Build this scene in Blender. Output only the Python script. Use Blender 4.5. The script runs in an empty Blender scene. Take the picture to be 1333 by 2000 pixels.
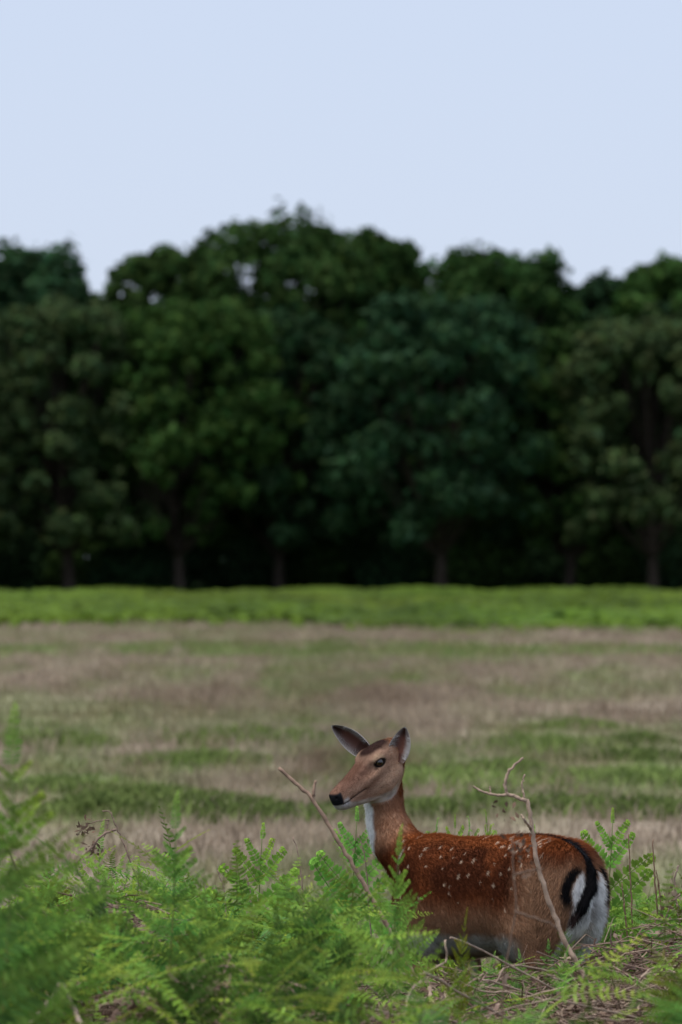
import bpy, math, random
import numpy as np
from mathutils import Vector, Matrix, Quaternion

# ------------------------------------------------------------------ camera, sky, sun, exposure
scene = bpy.context.scene
C = scene.collection
CAM_H = 1.72
F_PX = 200.0 / 24.0 * 1333.0          # focal length in photo pixels
HORIZON = 1095.0                      # photo row of the horizon

cam_data = bpy.data.cameras.new('camera')
cam = bpy.data.objects.new('camera', cam_data)
C.objects.link(cam)
cam.location = (0, 0, CAM_H)
cam.rotation_euler = (math.radians(90) + math.atan((HORIZON - 1000.0) / F_PX), 0, 0)
cam_data.sensor_fit = 'HORIZONTAL'
cam_data.sensor_width = 24.0
cam_data.lens = 200.0
cam_data.clip_start = 0.5
cam_data.clip_end = 6000.0
cam_data.dof.use_dof = True
cam_data.dof.focus_distance = 18.42
cam_data.dof.aperture_fstop = 5.8
scene.camera = cam

SUN_EL, SUN_AZ = math.radians(68), math.radians(225)    # azimuth clockwise from +Y
world = bpy.data.worlds.new('World')
scene.world = world
world.use_nodes = True
wn, wl = world.node_tree.nodes, world.node_tree.links
wn.clear()
w_out = wn.new('ShaderNodeOutputWorld')
w_bg = wn.new('ShaderNodeBackground')
w_sky = wn.new('ShaderNodeTexSky')
w_sky.sky_type = 'NISHITA'
w_sky.sun_disc = False
w_sky.sun_elevation = SUN_EL
w_sky.sun_rotation = SUN_AZ
w_mix = wn.new('ShaderNodeMix')
w_mix.data_type = 'RGBA'
w_mix.inputs['Factor'].default_value = 0.80             # an even cloud deck over the clear sky
w_mix.inputs['B'].default_value = (6.45, 7.3, 9.25, 1)
wl.new(w_sky.outputs['Color'], w_mix.inputs['A'])
wl.new(w_mix.outputs['Result'], w_bg.inputs['Color'])
w_bg.inputs['Strength'].default_value = 0.0585
wl.new(w_bg.outputs['Background'], w_out.inputs['Surface'])

sun_data = bpy.data.lights.new('sun', 'SUN')
sun_data.energy = 1.5
sun_data.angle = math.radians(40)
sun_data.color = (1.0, 0.94, 0.84)
sun = bpy.data.objects.new('sun', sun_data)
C.objects.link(sun)
sd = Vector((math.sin(SUN_AZ) * math.cos(SUN_EL), math.cos(SUN_AZ) * math.cos(SUN_EL), math.sin(SUN_EL)))
sun.rotation_euler = sd.to_track_quat('Z', 'Y').to_euler()
sun.location = (0, 0, 60)

scene.view_settings.view_transform = 'Standard'
scene.view_settings.look = 'None'
scene.view_settings.exposure = 0.85
scene.view_settings.gamma = 1.0
scene.view_settings.use_curve_mapping = False
scene.render.engine = 'CYCLES'
scene.cycles.use_denoising = True
scene.cycles.max_bounces = 6
scene.cycles.transparent_max_bounces = 8

rng = np.random.default_rng(11)
R = random.Random(5)


def at(px, py, d):
    """photo pixel at distance d (metres along the view) -> world point"""
    return Vector(((px - 666.5) * d / F_PX, d, CAM_H - (py - HORIZON) * d / F_PX))


def smooth(a, b, x):
    t = np.clip((np.asarray(x, float) - a) / (b - a), 0, 1)
    return t * t * (3 - 2 * t)


def ground_z(x, y):
    """a low bank of old bracken in front of the deer; the heath behind it is almost flat"""
    x = np.asarray(x, float); y = np.asarray(y, float)
    bank = 0.33 * smooth(9.5, 13.0, y) * (1 - smooth(16.9, 17.75, y + 0.12 * np.sin(x * 2.1)))
    bumps = 0.03 * np.sin(x * 1.7 + y * 0.9) * np.sin(y * 0.63 + 1.0) * smooth(20, 30, y)
    return bank + bumps


# ------------------------------------------------------------------ noise for colouring meshes
_perm = np.random.default_rng(3).random((256, 256))


def vnoise(x, y, seed=0):
    x = np.asarray(x, float) + seed * 17.31; y = np.asarray(y, float) + seed * 9.77
    xi = np.floor(x).astype(int); yi = np.floor(y).astype(int)
    fx = x - xi; fy = y - yi
    fx = fx * fx * (3 - 2 * fx); fy = fy * fy * (3 - 2 * fy)
    g = lambda a, b: _perm[a % 256, b % 256]
    return ((g(xi, yi) * (1 - fx) + g(xi + 1, yi) * fx) * (1 - fy)
            + (g(xi, yi + 1) * (1 - fx) + g(xi + 1, yi + 1) * fx) * fy)


def fbm(x, y, seed=0, oct=3):
    s = 0; a = 0.5; t = 0
    for i in range(oct):
        s = s + a * vnoise(np.asarray(x) * 2 ** i, np.asarray(y) * 2 ** i, seed + i * 5)
        t += a; a *= 0.5
    return s / t


def vnoise3(p, freq, seed=0):
    return (vnoise(p[:, 0] * freq, p[:, 1] * freq + 31 * p[:, 2], seed) + vnoise(p[:, 1] * freq, p[:, 2] * freq, seed + 1)
            + vnoise(p[:, 2] * freq, p[:, 0] * freq, seed + 2)) / 3


# ------------------------------------------------------------------ mesh and object helpers
def mesh_np(name, verts, faces, mat=None, col=None, smooth_shade=False, extra=None):
    """verts (n,3), faces (m,k) of one size k; col (n,3) goes to the point attribute 'col'"""
    me = bpy.data.meshes.new(name)
    verts = np.asarray(verts, np.float32); faces = np.asarray(faces, np.int32)
    n, m, k = len(verts), len(faces), faces.shape[1]
    me.vertices.add(n); me.vertices.foreach_set('co', verts.ravel())
    me.loops.add(m * k); me.loops.foreach_set('vertex_index', faces.ravel())
    me.polygons.add(m)
    me.polygons.foreach_set('loop_start', np.arange(0, m * k, k, dtype=np.int32))
    if smooth_shade:
        me.polygons.foreach_set('use_smooth', np.ones(m, bool))
    me.update(calc_edges=True)
    if col is not None:
        a = me.attributes.new('col', 'FLOAT_COLOR', 'POINT')
        a.data.foreach_set('color', np.concatenate([col, np.ones((n, 1))], 1).astype(np.float32).ravel())
    for key, val in (extra or {}).items():
        a = me.attributes.new(key, 'FLOAT_VECTOR', 'POINT')
        a.data.foreach_set('vector', np.asarray(val, np.float32).ravel())
    if mat is not None:
        me.materials.append(mat)
    return me


def link(name, data, parent=None):
    o = bpy.data.objects.new(name, data)
    C.objects.link(o)
    if parent is not None:
        o.parent = parent
    return o


def tag(o, label=None, cat=None, group=None, kind=None):
    if label: o['label'] = label
    if cat: o['category'] = cat
    if group: o['group'] = group
    if kind: o['kind'] = kind
    return o


class MB:
    """collects vertices / triangles / colours"""
    def __init__(self):
        self.v, self.f, self.c, self.n = [], [], [], 0

    def add(self, v, f, c):
        v = np.asarray(v, float); f = np.asarray(f, int)
        c = np.asarray(c, float)
        if c.ndim == 1: c = np.tile(c, (len(v), 1))
        self.v.append(v); self.f.append(f + self.n); self.c.append(c); self.n += len(v)

    def tube(self, pts, radii, col, sides=6, cap=True):
        pts = np.asarray(pts, float); k = len(pts)
        radii = np.broadcast_to(np.asarray(radii, float), (k,))
        t = np.gradient(pts, axis=0); t /= np.linalg.norm(t, axis=1, keepdims=True) + 1e-9
        ref = np.array([0.31, 0.87, 0.2]) if abs(t[0, 1]) < 0.8 else np.array([0.9, 0.1, 0.3])
        u = np.cross(t, ref); u /= np.linalg.norm(u, axis=1, keepdims=True) + 1e-9
        w = np.cross(t, u)
        an = np.arange(sides) * 2 * math.pi / sides
        ring = pts[:, None, :] + radii[:, None, None] * (np.cos(an)[None, :, None] * u[:, None, :] + np.sin(an)[None, :, None] * w[:, None, :])
        v = ring.reshape(-1, 3); f = []
        for i in range(k - 1):
            for j in range(sides):
                a = i * sides + j; b = i * sides + (j + 1) % sides
                f += [(a, b, b + sides), (a, b + sides, a + sides)]
        if cap:
            for j in range(1, sides - 1):
                f.append((0, j + 1, j)); o = (k - 1) * sides; f.append((o, o + j, o + j + 1))
        c = np.asarray(col, float)
        if c.ndim == 2 and len(c) == k: c = np.repeat(c, sides, 0)
        self.add(v, f, c)

    def mesh(self, name, mat, smooth_shade=True):
        return mesh_np(name, np.concatenate(self.v), np.concatenate(self.f), mat, np.concatenate(self.c), smooth_shade)


def spline(pts, n):
    """Catmull-Rom through the points"""
    P = np.asarray(pts, float)
    P = np.vstack([2 * P[0] - P[1], P, 2 * P[-1] - P[-2]])
    out = []
    segs = len(P) - 3
    for t in np.linspace(0, segs - 1e-6, n):
        i = int(t); f = t - i
        a, b, c, d = P[i:i + 4]
        out.append(0.5 * (2 * b + (c - a) * f + (2 * a - 5 * b + 4 * c - d) * f * f + (3 * b - a - 3 * c + d) * f ** 3))
    return np.array(out)


# ------------------------------------------------------------------ materials
def material(name, rough=0.85, spec=0.2, var=0.25, scale=30.0, trans=0.0, tint=(1, 1, 1), rnd=0.0, hue=0.0, normal_attr=None, bump=0.0, tone=False):
    """base colour = mesh attribute 'col' x tint, varied by fine noise; trans = share of light let through (leaves)"""
    m = bpy.data.materials.new(name); m.use_nodes = True
    n, l = m.node_tree.nodes, m.node_tree.links
    n.clear()
    out = n.new('ShaderNodeOutputMaterial')
    p = n.new('ShaderNodeBsdfPrincipled')
    p.inputs['Roughness'].default_value = rough
    p.inputs['Specular IOR Level'].default_value = spec
    at_ = n.new('ShaderNodeAttribute'); at_.attribute_name = 'col'
    tc = n.new('ShaderNodeTexCoord')
    nz = n.new('ShaderNodeTexNoise'); nz.inputs['Scale'].default_value = scale; nz.inputs['Detail'].default_value = 4
    l.new(tc.outputs['Object'], nz.inputs['Vector'])
    mr = n.new('ShaderNodeMapRange')
    mr.inputs['From Min'].default_value = 0.25; mr.inputs['From Max'].default_value = 0.75
    mr.inputs['To Min'].default_value = 1 - var; mr.inputs['To Max'].default_value = 1 + var
    l.new(nz.outputs['Fac'], mr.inputs['Value'])
    mul = n.new('ShaderNodeMix'); mul.data_type = 'RGBA'; mul.blend_type = 'MULTIPLY'; mul.inputs['Factor'].default_value = 1
    l.new(at_.outputs['Color'], mul.inputs['A']); l.new(mr.outputs['Result'], mul.inputs['B'])
    mul2 = n.new('ShaderNodeMix'); mul2.data_type = 'RGBA'; mul2.blend_type = 'MULTIPLY'; mul2.inputs['Factor'].default_value = 1
    l.new(mul.outputs['Result'], mul2.inputs['A']); mul2.inputs['B'].default_value = (*tint, 1)
    color = mul2.outputs['Result']
    if rnd or hue:
        oi = n.new('ShaderNodeObjectInfo')
        hs = n.new('ShaderNodeHueSaturation')
        r1 = n.new('ShaderNodeMapRange'); r1.inputs['To Min'].default_value = 1 - rnd; r1.inputs['To Max'].default_value = 1 + rnd
        r2 = n.new('ShaderNodeMapRange'); r2.inputs['To Min'].default_value = 0.5 - hue; r2.inputs['To Max'].default_value = 0.5 + hue
        l.new(oi.outputs['Random'], r1.inputs['Value'])
        fr = n.new('ShaderNodeMath'); fr.operation = 'FRACT'
        m7 = n.new('ShaderNodeMath'); m7.operation = 'MULTIPLY'; m7.inputs[1].default_value = 7.13
        l.new(oi.outputs['Random'], m7.inputs[0]); l.new(m7.outputs[0], fr.inputs[0]); l.new(fr.outputs[0], r2.inputs['Value'])
        l.new(r1.outputs['Result'], hs.inputs['Value']); l.new(r2.outputs['Result'], hs.inputs['Hue'])
        l.new(color, hs.inputs['Color']); color = hs.outputs['Color']
    if tone:
        oc = n.new('ShaderNodeObjectInfo'); mt = n.new('ShaderNodeMix'); mt.data_type = 'RGBA'; mt.blend_type = 'MULTIPLY'; mt.inputs['Factor'].default_value = 1
        l.new(color, mt.inputs['A']); l.new(oc.outputs['Color'], mt.inputs['B']); color = mt.outputs['Result']
    l.new(color, p.inputs['Base Color'])
    if bump:
        bp = n.new('ShaderNodeBump'); bp.inputs['Strength'].default_value = bump; bp.inputs['Distance'].default_value = 0.01
        l.new(nz.outputs['Fac'], bp.inputs['Height']); l.new(bp.outputs['Normal'], p.inputs['Normal'])
    if normal_attr:
        na = n.new('ShaderNodeAttribute'); na.attribute_name = normal_attr
        vt = n.new('ShaderNodeVectorTransform'); vt.vector_type = 'NORMAL'; vt.convert_from = 'OBJECT'; vt.convert_to = 'WORLD'
        l.new(na.outputs['Vector'], vt.inputs['Vector']); l.new(vt.outputs['Vector'], p.inputs['Normal'])
    surf = p.outputs['BSDF']
    if trans:
        t = n.new('ShaderNodeBsdfTranslucent'); l.new(color, t.inputs['Color'])
        mx = n.new('ShaderNodeMixShader'); mx.inputs['Fac'].default_value = trans
        l.new(surf, mx.inputs[1]); l.new(t.outputs['BSDF'], mx.inputs[2]); surf = mx.outputs['Shader']
    l.new(surf, out.inputs['Surface'])
    return m


M_GROUND = material('heath_ground', rough=0.95, spec=0.05, var=0.3, scale=3.0)
M_GRASS = material('meadow_grass', rough=0.9, spec=0.03, var=0.15, scale=2.0, trans=0.25)
M_LEAF = material('oak_leaves', rough=0.9, spec=0.03, var=0.3, scale=0.6, trans=0.18, rnd=0.12, hue=0.01)
M_BARK = material('oak_bark', rough=0.95, spec=0.05, var=0.4, scale=4.0)
M_FERN = material('bracken_green', rough=0.7, spec=0.06, var=0.3, scale=4.0, trans=0.35, rnd=0.18, hue=0.015, tone=True)
M_STALK = material('bracken_stalk', rough=0.6, spec=0.25, var=0.15, scale=20.0)
M_DEAD = material('dead_bracken', rough=0.9, spec=0.04, var=0.25, scale=25.0, trans=0.1)
M_WOODY = material('dry_stem', rough=0.75, spec=0.2, var=0.3, scale=60.0, bump=0.3)

# ------------------------------------------------------------------ ground and meadow
TAN = np.array([0.265, 0.205, 0.155]); TAN2 = np.array([0.365, 0.295, 0.225])
OLIVE = np.array([0.20, 0.205, 0.09]); GREEN = np.array([0.155, 0.205, 0.068]); RUST = np.array([0.17, 0.115, 0.08])
BRACKEN_Y = 147.0


def heath_col(x, y):
    """colour of the vegetation at (x, y): dry pinkish grass with bands and patches of green"""
    x = np.asarray(x, float); y = np.asarray(y, float)
    wob = (fbm(x * 0.12, y * 0.03, 4) - 0.5)
    n1 = fbm(x * 0.7 + 3, y * 0.14, 1); n2 = fbm(x * 1.5, y * 0.22 + 5, 2); n3 = fbm(x * 3.1, y * 0.6, 9)
    g = 0.08 + 0.50 * smooth(0.40, 0.70, n1)
    yy = y * (1 + 0.10 * wob)
    band = lambda a, b, s: smooth(a - s, a + s, yy) * (1 - smooth(b - s, b + s, yy))
    g = g + 0.95 * band(101, 116, 3) * smooth(0.12, 0.5, n2)
    g = g + 0.5 * band(74, 96, 6) * smooth(0.45, 0.72, n2)
    g = g + 0.55 * band(46, 60, 2.5) * smooth(0.47, 0.66, n2)
    g = g + 0.55 * band(37, 45, 1.2) * smooth(0.36, 0.6, n1 * 0.5 + n2 * 0.5)
    g = g + 0.55 * band(24, 29, 2) * smooth(0.4, 0.6, n2)
    g = np.clip(g, 0, 1)[..., None]
    base = TAN + (TAN2 - TAN) * smooth(0.35, 0.65, n3)[..., None]
    r = (0.8 * (band(44, 52, 1.5) + .6 * band(60, 75, 3)).clip(0, 1) * smooth(0.45, 0.65, fbm(x * 0.6 + 9, y * 0.2, 6)))[..., None]
    base = base * (1 - r) + RUST * r
    gr = OLIVE + (GREEN - OLIVE) * smooth(0.35, 0.6, n3)[..., None]
    c = base * (1 - g) + gr * g
    far = smooth(BRACKEN_Y - 2, BRACKEN_Y + 6, y - 34 * (fbm(x * 0.22, x * 0 + 2, 8) - 0.5))[..., None]
    c = c * (1 - far) + np.array([0.06, 0.11, 0.03]) * far
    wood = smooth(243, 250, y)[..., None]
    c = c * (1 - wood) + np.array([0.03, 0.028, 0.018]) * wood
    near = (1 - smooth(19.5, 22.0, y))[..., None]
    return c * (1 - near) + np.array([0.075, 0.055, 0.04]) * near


ys = np.concatenate([[-400, -60, -10, 0, 4, 8], np.arange(9.5, 24, 0.25), np.geomspace(24.3, 300, 260), [330, 420, 700, 1500, 4000]])
xh = np.concatenate([np.arange(0, 3, 0.2), np.geomspace(3.1, 120, 90), [200, 600, 1600, 4000]])
xs = np.concatenate([-xh[:0:-1], xh])
gx, gy = np.meshgrid(xs, ys)
gz = ground_z(gx, gy)
gv = np.stack([gx, gy, gz], -1).reshape(-1, 3)
nx, ny = len(xs), len(ys)
ii = (np.arange(ny - 1)[:, None] * nx + np.arange(nx - 1)[None, :]).ravel()
gf = np.stack([ii, ii + 1, ii + nx + 1, ii + nx], 1)
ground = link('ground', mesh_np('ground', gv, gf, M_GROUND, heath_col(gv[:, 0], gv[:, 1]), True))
tag(ground, kind='structure')


def blades(x, y, z, h, w, lean, col, tipcol=None):
    """bent grass blades, two triangles and a tip each"""
    n = len(x)
    a = rng.random(n) * 2 * math.pi
    dx, dy = np.cos(a), np.sin(a)
    b = rng.random(n) * 2 * math.pi
    lx, ly = np.cos(b) * lean * h, np.sin(b) * lean * h
    V = np.empty((n, 5, 3))
    V[:, 0] = np.stack([x - dx * w, y - dy * w, z], 1)
    V[:, 1] = np.stack([x + dx * w, y + dy * w, z], 1)
    V[:, 2] = np.stack([x + lx * .35 - dx * w * .8, y + ly * .35 - dy * w * .8, z + h * .6], 1)
    V[:, 3] = np.stack([x + lx * .35 + dx * w * .8, y + ly * .35 + dy * w * .8, z + h * .6], 1)
    V[:, 4] = np.stack([x + lx, y + ly, z + h * (1 - 0.25 * lean)], 1)
    o = np.arange(n)[:, None] * 5
    F = np.concatenate([o + np.array([[0, 1, 3]]), o + np.array([[0, 3, 2]]), o + np.array([[2, 3, 4]])], 0)
    cc = np.repeat(col[:, None, :], 5, 1)
    if tipcol is not None:
        cc[:, 4] = tipcol; cc[:, 2:4] = 0.5 * (cc[:, 2:4] + tipcol[:, None, :])
    return V.reshape(-1, 3), F, cc.reshape(-1, 3)


def scatter_strip(n, y0, y1, spread, power=1.0):
    """points in a wedge that widens with distance"""
    u = rng.random(n)
    y = (y0 ** power + u * (y1 ** power - y0 ** power)) ** (1 / power)
    u = rng.random(n) * 2 - 1
    x = np.sign(u) * np.abs(u) ** 1.7 * (spread * y + 1.2)       # thinner towards the sides
    return x, y


# dry grass of the meadow, ever coarser with distance
x, y = scatter_strip(330000, 19.8, 166, 0.23, 0.35)
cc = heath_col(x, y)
greenness = np.clip((cc[:, 1] - cc[:, 0]) * 12 + 0.3, 0, 1)
fade = y / 40
h = (0.07 + 0.17 * rng.random(len(x)) ** 3) * (0.7 + 0.5 * fbm(x * 0.8, y * 0.3, 12)) * (1 - 0.35 * greenness) * np.interp(y, [20, 60], [.65, 1])
w = (0.0007 + 0.00011 * y) * (0.6 + 0.8 * rng.random(len(x)))
lum = (0.86 + 0.3 * rng.random(len(x)))[:, None]
cc = cc * lum
tip = cc * (1 + 0.12 * rng.random(len(x))[:, None]) + np.array([0.02, 0.012, 0.010]) * (1 - greenness[:, None])
V, F, K = blades(x, y, ground_z(x, y) - 0.01, h, w, 0.15 + 0.6 * rng.random(len(x)), cc, tip)
# low green tussocks standing out of the dry grass, part of the same uncountable sward
GV, GF, GK = [V], [F], [K]; goff = len(V)
TUSS = [(1040, 1462, 0.62, 0.16, 1.0), (385, 1487, 0.62, 0.12, .85), (1255, 1525, .62, .14, 1.25), (865, 1537, .8, .17, 1.3), (830, 1592, .36, .14, .6),
        (1285, 1596, .42, .15, .5), (400, 1592, .62, .17, .6), (180, 1588, .30, .16, .75), (310, 1565, .4, .14, .8), (1000, 1505, .35, .12, .9), (1130, 1425, .45, .12, .9),
        (450, 1448, .75, .14, .8), (570, 1452, .6, .13, .8), (90, 1452, .7, .14, .85), (1245, 1452, .3, .13, .7), (110, 1545, .5, .12, .8), (640, 1600, .35, .12, .8), (1120, 1585, .5, .12, .8), (960, 1575, .4, .12, .8), (500, 1600, .45, .15, .55), (1240, 1480, .5, .12, .5)]
for k, (px, py, hw_, hgt, br) in enumerate(TUSS):
    d = CAM_H * F_PX / (py - HORIZON)
    p = at(px, py, d)
    n = 700
    tx = rng.normal(0, hw_ * .62, n); ty = rng.normal(0, hw_ * 1.0, n)
    hb = .8 * hgt * (0.4 + 0.9 * rng.random(n)) * np.exp(-(tx / hw_) ** 2 * .7)
    gcol = np.array([0.15, 0.20, 0.06]) * (.35 + .65 * br) * (0.7 + 0.6 * rng.random((n, 1)))
    V, F, K = blades(tx + p.x, ty + d, ground_z(tx + p.x, ty + d) - 0.015, hb + .04, 0.012 + 0.01 * rng.random(n), 0.3 + .6 * rng.random(n), gcol, gcol * 1.25)
    GV.append(V); GF.append(F + goff); GK.append(K); goff += len(V)
V, F, K = np.concatenate(GV), np.concatenate(GF), np.concatenate(GK)
mg = link('meadow_grass', mesh_np('meadow_grass', V, F, M_GRASS, K))
tag(mg, 'dry pinkish grass with green patches across the open meadow', 'grass', kind='stuff')


# the belt of green bracken at the foot of the wood: little arching fronds, too far to count
n = 100000
x, y = scatter_strip(n, BRACKEN_Y - 18, 252, 0.30)
edge = BRACKEN_Y + 34 * (fbm(x * 0.22, x * 0 + 2, 8) - 0.5) + 5 * rng.normal(size=n)
ok = y > edge
x, y = x[ok], y[ok]; n = len(x)
hh = 0.08 + 0.42 * smooth(.25, .8, fbm(x * 0.55, y * 0.12, 21)) + 0.14 * rng.random(n)
hh = hh * (.35 + .65 * smooth(BRACKEN_Y - 12, BRACKEN_Y + 14, y)) + .04
a = rng.random(n) * 2 * math.pi
keep = rng.random(n) < .35 + .65 * smooth(BRACKEN_Y - 12, BRACKEN_Y + 12, y)
x, y, hh, a = x[keep], y[keep], hh[keep], a[keep]; n = len(x)
ln = 0.35 + 0.3 * rng.random(n)
dx, dy = np.cos(a), np.sin(a)
V = np.empty((n, 5, 3)); z0 = ground_z(x, y)
V[:, 0] = np.stack([x, y, z0 - 0.02], 1)
V[:, 1] = np.stack([x + dx * ln * .4 - dy * ln * .45, y + dy * ln * .4 + dx * ln * .45, z0 + hh * .85], 1)
V[:, 2] = np.stack([x + dx * ln * .4 + dy * ln * .45, y + dy * ln * .4 - dx * ln * .45, z0 + hh * .85], 1)
V[:, 3] = np.stack([x + dx * ln * .35, y + dy * ln * .35, z0 + hh], 1)
V[:, 4] = np.stack([x + dx * ln * 1.3, y + dy * ln * 1.3, z0 + hh * .8], 1)
o = np.arange(n)[:, None] * 5
F = np.concatenate([o + np.array([[0, 3, 1]]), o + np.array([[0, 2, 3]]), o + np.array([[1, 3, 4]]), o + np.array([[3, 2, 4]])], 0)
c0 = np.array([0.155, 0.225, 0.032]) * (0.35 + 1.05 * fbm(x * 0.3, y * 0.12, 30)[:, None]) * (0.75 + 0.5 * rng.random((n, 1)))
c0 = c0 * np.stack([1 + 0.3 * (fbm(x * .2, y * .05, 33) - .5), np.ones(n), np.ones(n)], 1)
fb = link('far_bracken', mesh_np('far_bracken', V.reshape(-1, 3), F, M_FERN, np.repeat(c0, 5, 0)))
tag(fb, 'belt of fresh green bracken along the foot of the wood', 'bracken', kind='stuff')


# ------------------------------------------------------------------ the wood
def tree_meshes(seed, height, half_w, crown_base, nleaf=15000, leaf=0.38, col=(0.045, 0.085, 0.03)):
    """tapered trunk with limbs and a crown of leaf clumps; returns (trunk mesh, crown mesh)"""
    g = np.random.default_rng(seed)
    tb = MB(); bark = np.array([0.048, 0.038, 0.030])
    r0 = 0.022 * height + 0.05
    bend = g.normal(0, 0.35, 2)
    top = np.array([bend[0], bend[1], height * 0.72])
    trunk = spline([(0, 0, -0.15), (bend[0] * .1, bend[1] * .1, height * .12), (bend[0] * .5 + g.normal(0, .15), bend[1] * .5, height * .4), top], 12)
    rad = r0 * (1 - 0.8 * np.linspace(0, 1, 12)); rad[0] *= 1.6; rad[1] *= 1.15
    tb.tube(trunk, rad, bark, 9)
    ch = height - crown_base
    lobes = []
    nl = 215
    for i in range(nl):
        # points spread through the crown: dome-shaped outline, uneven
        t = (i + 0.5) / nl
        zz = crown_base + ch * (0.04 + 0.90 * g.random() ** 0.8)
        f = (zz - crown_base) / ch
        prof = max(0.02, 1 - (abs(f - 0.40) / (0.62 if f > 0.40 else 0.66)) ** 2.8) ** .45
        an = i * 2.399 + g.normal(0, .3)
        rr = half_w * prof * (0.35 + 0.62 * g.random() ** 0.6)
        lr = half_w * (0.06 + 0.15 * g.random() ** 1.5)
        rr = max(0.0, min(rr, half_w * prof - lr * 0.4))
        lobes.append((np.array([math.cos(an) * rr, math.sin(an) * rr, min(zz, height - lr * .8)]), lr))
    lobes.append((np.array([bend[0], bend[1], height - half_w * .22]), half_w * .24))
    for i in range(5):
        an = g.random() * 6.28
        lobes.append((np.array([math.cos(an) * half_w * .3, math.sin(an) * half_w * .3, height - half_w * (.3 + .15 * g.random())]), half_w * .22))
    for p, lr in lobes[::4]:
        if p[2] < height * .42: continue
        k = min(11, max(2, int((p[2] / height) * 13)))
        s = trunk[max(4, k - 3)]
        mid = (s + p) / 2 + np.array([0, 0, -0.08 * np.linalg.norm(p - s)])
        pts = spline([s, mid, p], 6)
        tb.tube(pts, np.linspace(r0 * .32, 0.03, 6), bark, 5, False)
    # leaves
    area = np.array([lr ** 2 for _, lr in lobes]); cnt = (nleaf * area / area.sum()).astype(int)
    P, N, B = [], [], []
    for (p, lr), c in zip(lobes, cnt):
        d = g.normal(size=(c, 3)); d[:, 2] = d[:, 2] * .9 + 0.25
        d /= np.linalg.norm(d, axis=1, keepdims=True)
        r = lr * np.where(g.random((c, 1)) < .22, 0.6 + 0.7 * g.random((c, 1)), 0.55 + 0.5 * g.random((c, 1)) ** .5) * (1 + 0.22 * np.sin(d[:, :1] * 5 + p[0]) * np.sin(d[:, 1:2] * 5 + p[1]))
        P.append(p + d * r * np.array([1, 1, .85])); N.append(d)
        B.append(np.full(c, 0.8 + 0.4 * g.random()))
    P = np.concatenate(P); N = np.concatenate(N); B = np.concatenate(B)
    n = len(P)
    N = N + g.normal(0, .55, (n, 3)); N /= np.linalg.norm(N, axis=1, keepdims=True)
    u = np.cross(N, g.normal(size=(n, 3))); u /= np.linalg.norm(u, axis=1, keepdims=True)
    w = np.cross(N, u)
    s = leaf * (0.6 + 0.8 * g.random((n, 1)))
    V = np.stack([P - u * s * .6, P + w * s * .34 + N * s * .08, P + u * s * .6, P - w * s * .34 + N * s * .08], 1)
    F = np.arange(n * 4).reshape(-1, 4)
    K = np.asarray(col) * (B * (0.65 + 0.7 * g.random(n)))[:, None]
    K = K * np.stack([1 + g.normal(0, .12, n), np.ones(n), 1 + g.normal(0, .1, n)], 1)
    return tb.mesh('trunk', M_BARK), mesh_np('crown', V.reshape(-1, 3), F, M_LEAF, np.repeat(np.clip(K, 0, 1), 4, 0))


GREENS = {'oak': (0.036, 0.074, 0.020), 'dark': (0.028, 0.062, 0.026), 'olive': (0.042, 0.068, 0.026), 'fresh': (0.044, 0.090, 0.022)}
CROWNS = [tree_meshes(100 + i, 17.0, 5.2 - 0.25 * (i % 3), 3.4 + .5 * (i % 2), col=GREENS[c]) for i, c in enumerate(['oak', 'dark', 'olive', 'fresh', 'oak', 'dark', 'olive'])]


def tree(px, top_py, d, half_px, variant, label, group=None, name='oak_tree', own=None):
    s = d / F_PX
    height = CAM_H + (HORIZON - top_py) * s
    half = half_px * s
    root = link(name, None)
    root.location = ((px - 666.5) * s, d, 0)
    if own is not None:
        tm, cm = tree_meshes(own, height, half, height * 0.17, nleaf=16000, col=GREENS[variant]); sc = (1, 1, 1)
    else:
        tm, cm = CROWNS[variant]; sc = (half / 5.0, half / 5.0, height / 17.0)
    root.rotation_euler.z = 0 if own is not None else R.random() * 6.28
    for nm, me in (('trunk', tm), ('crown', cm)):
        o = link(nm, me, root); o.scale = sc
    tag(root, label, 'tree', group)
    return root


tree(10, 468, 262, 222, 'dark', 'broad dark tree at the end of the wood, its crown level beside a skyline notch', own=1)
tree(318, 478, 262, 138, 'oak', 'round green tree on the skyline between the notch and the tallest crown', own=2)
tree(550, 404, 263, 240, 'oak', 'tallest oak of the wood with a high domed crown on the skyline', own=3)
tree(730, 447, 264, 130, 'oak', 'narrower tree leaning on the shoulder of the tallest domed oak', own=4)
tree(965, 480, 262, 205, 'oak', 'wide oak on the skyline with a bumpy double top', own=5)
tree(1165, 535, 266, 120, 'dark', 'small-topped tree filling the low dip of the skyline', own=6)
tree(1310, 496, 262, 165, 'fresh', 'fresh green tree with a pointed top beside the low dip of the skyline', own=7)
tree(135, 575, 248, 190, 'olive', 'grey-green tree at the wood edge with a slim leaning trunk', own=8)
tree(-60, 700, 245, 110, 'olive', 'low grey-green tree at the wood edge beside the one with a slim leaning trunk', own=9)
tree(350, 590, 249, 225, 'fresh', 'bright-tipped oak at the wood edge below the tallest crown', own=10)
tree(545, 600, 252, 190, 'dark', 'dark dense tree at the wood edge before the tallest domed oak', own=11)
tree(862, 575, 249, 225, 'dark', 'bluish dark tree at the wood edge with a wide rounded crown', own=12)
tree(1112, 630, 251, 180, 'oak', 'mid-green tree at the wood edge below the bumpy double top', own=13)
tree(1275, 610, 248, 205, 'olive', 'olive-grey tree at the wood edge with drooping outer boughs', own=14)
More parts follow.
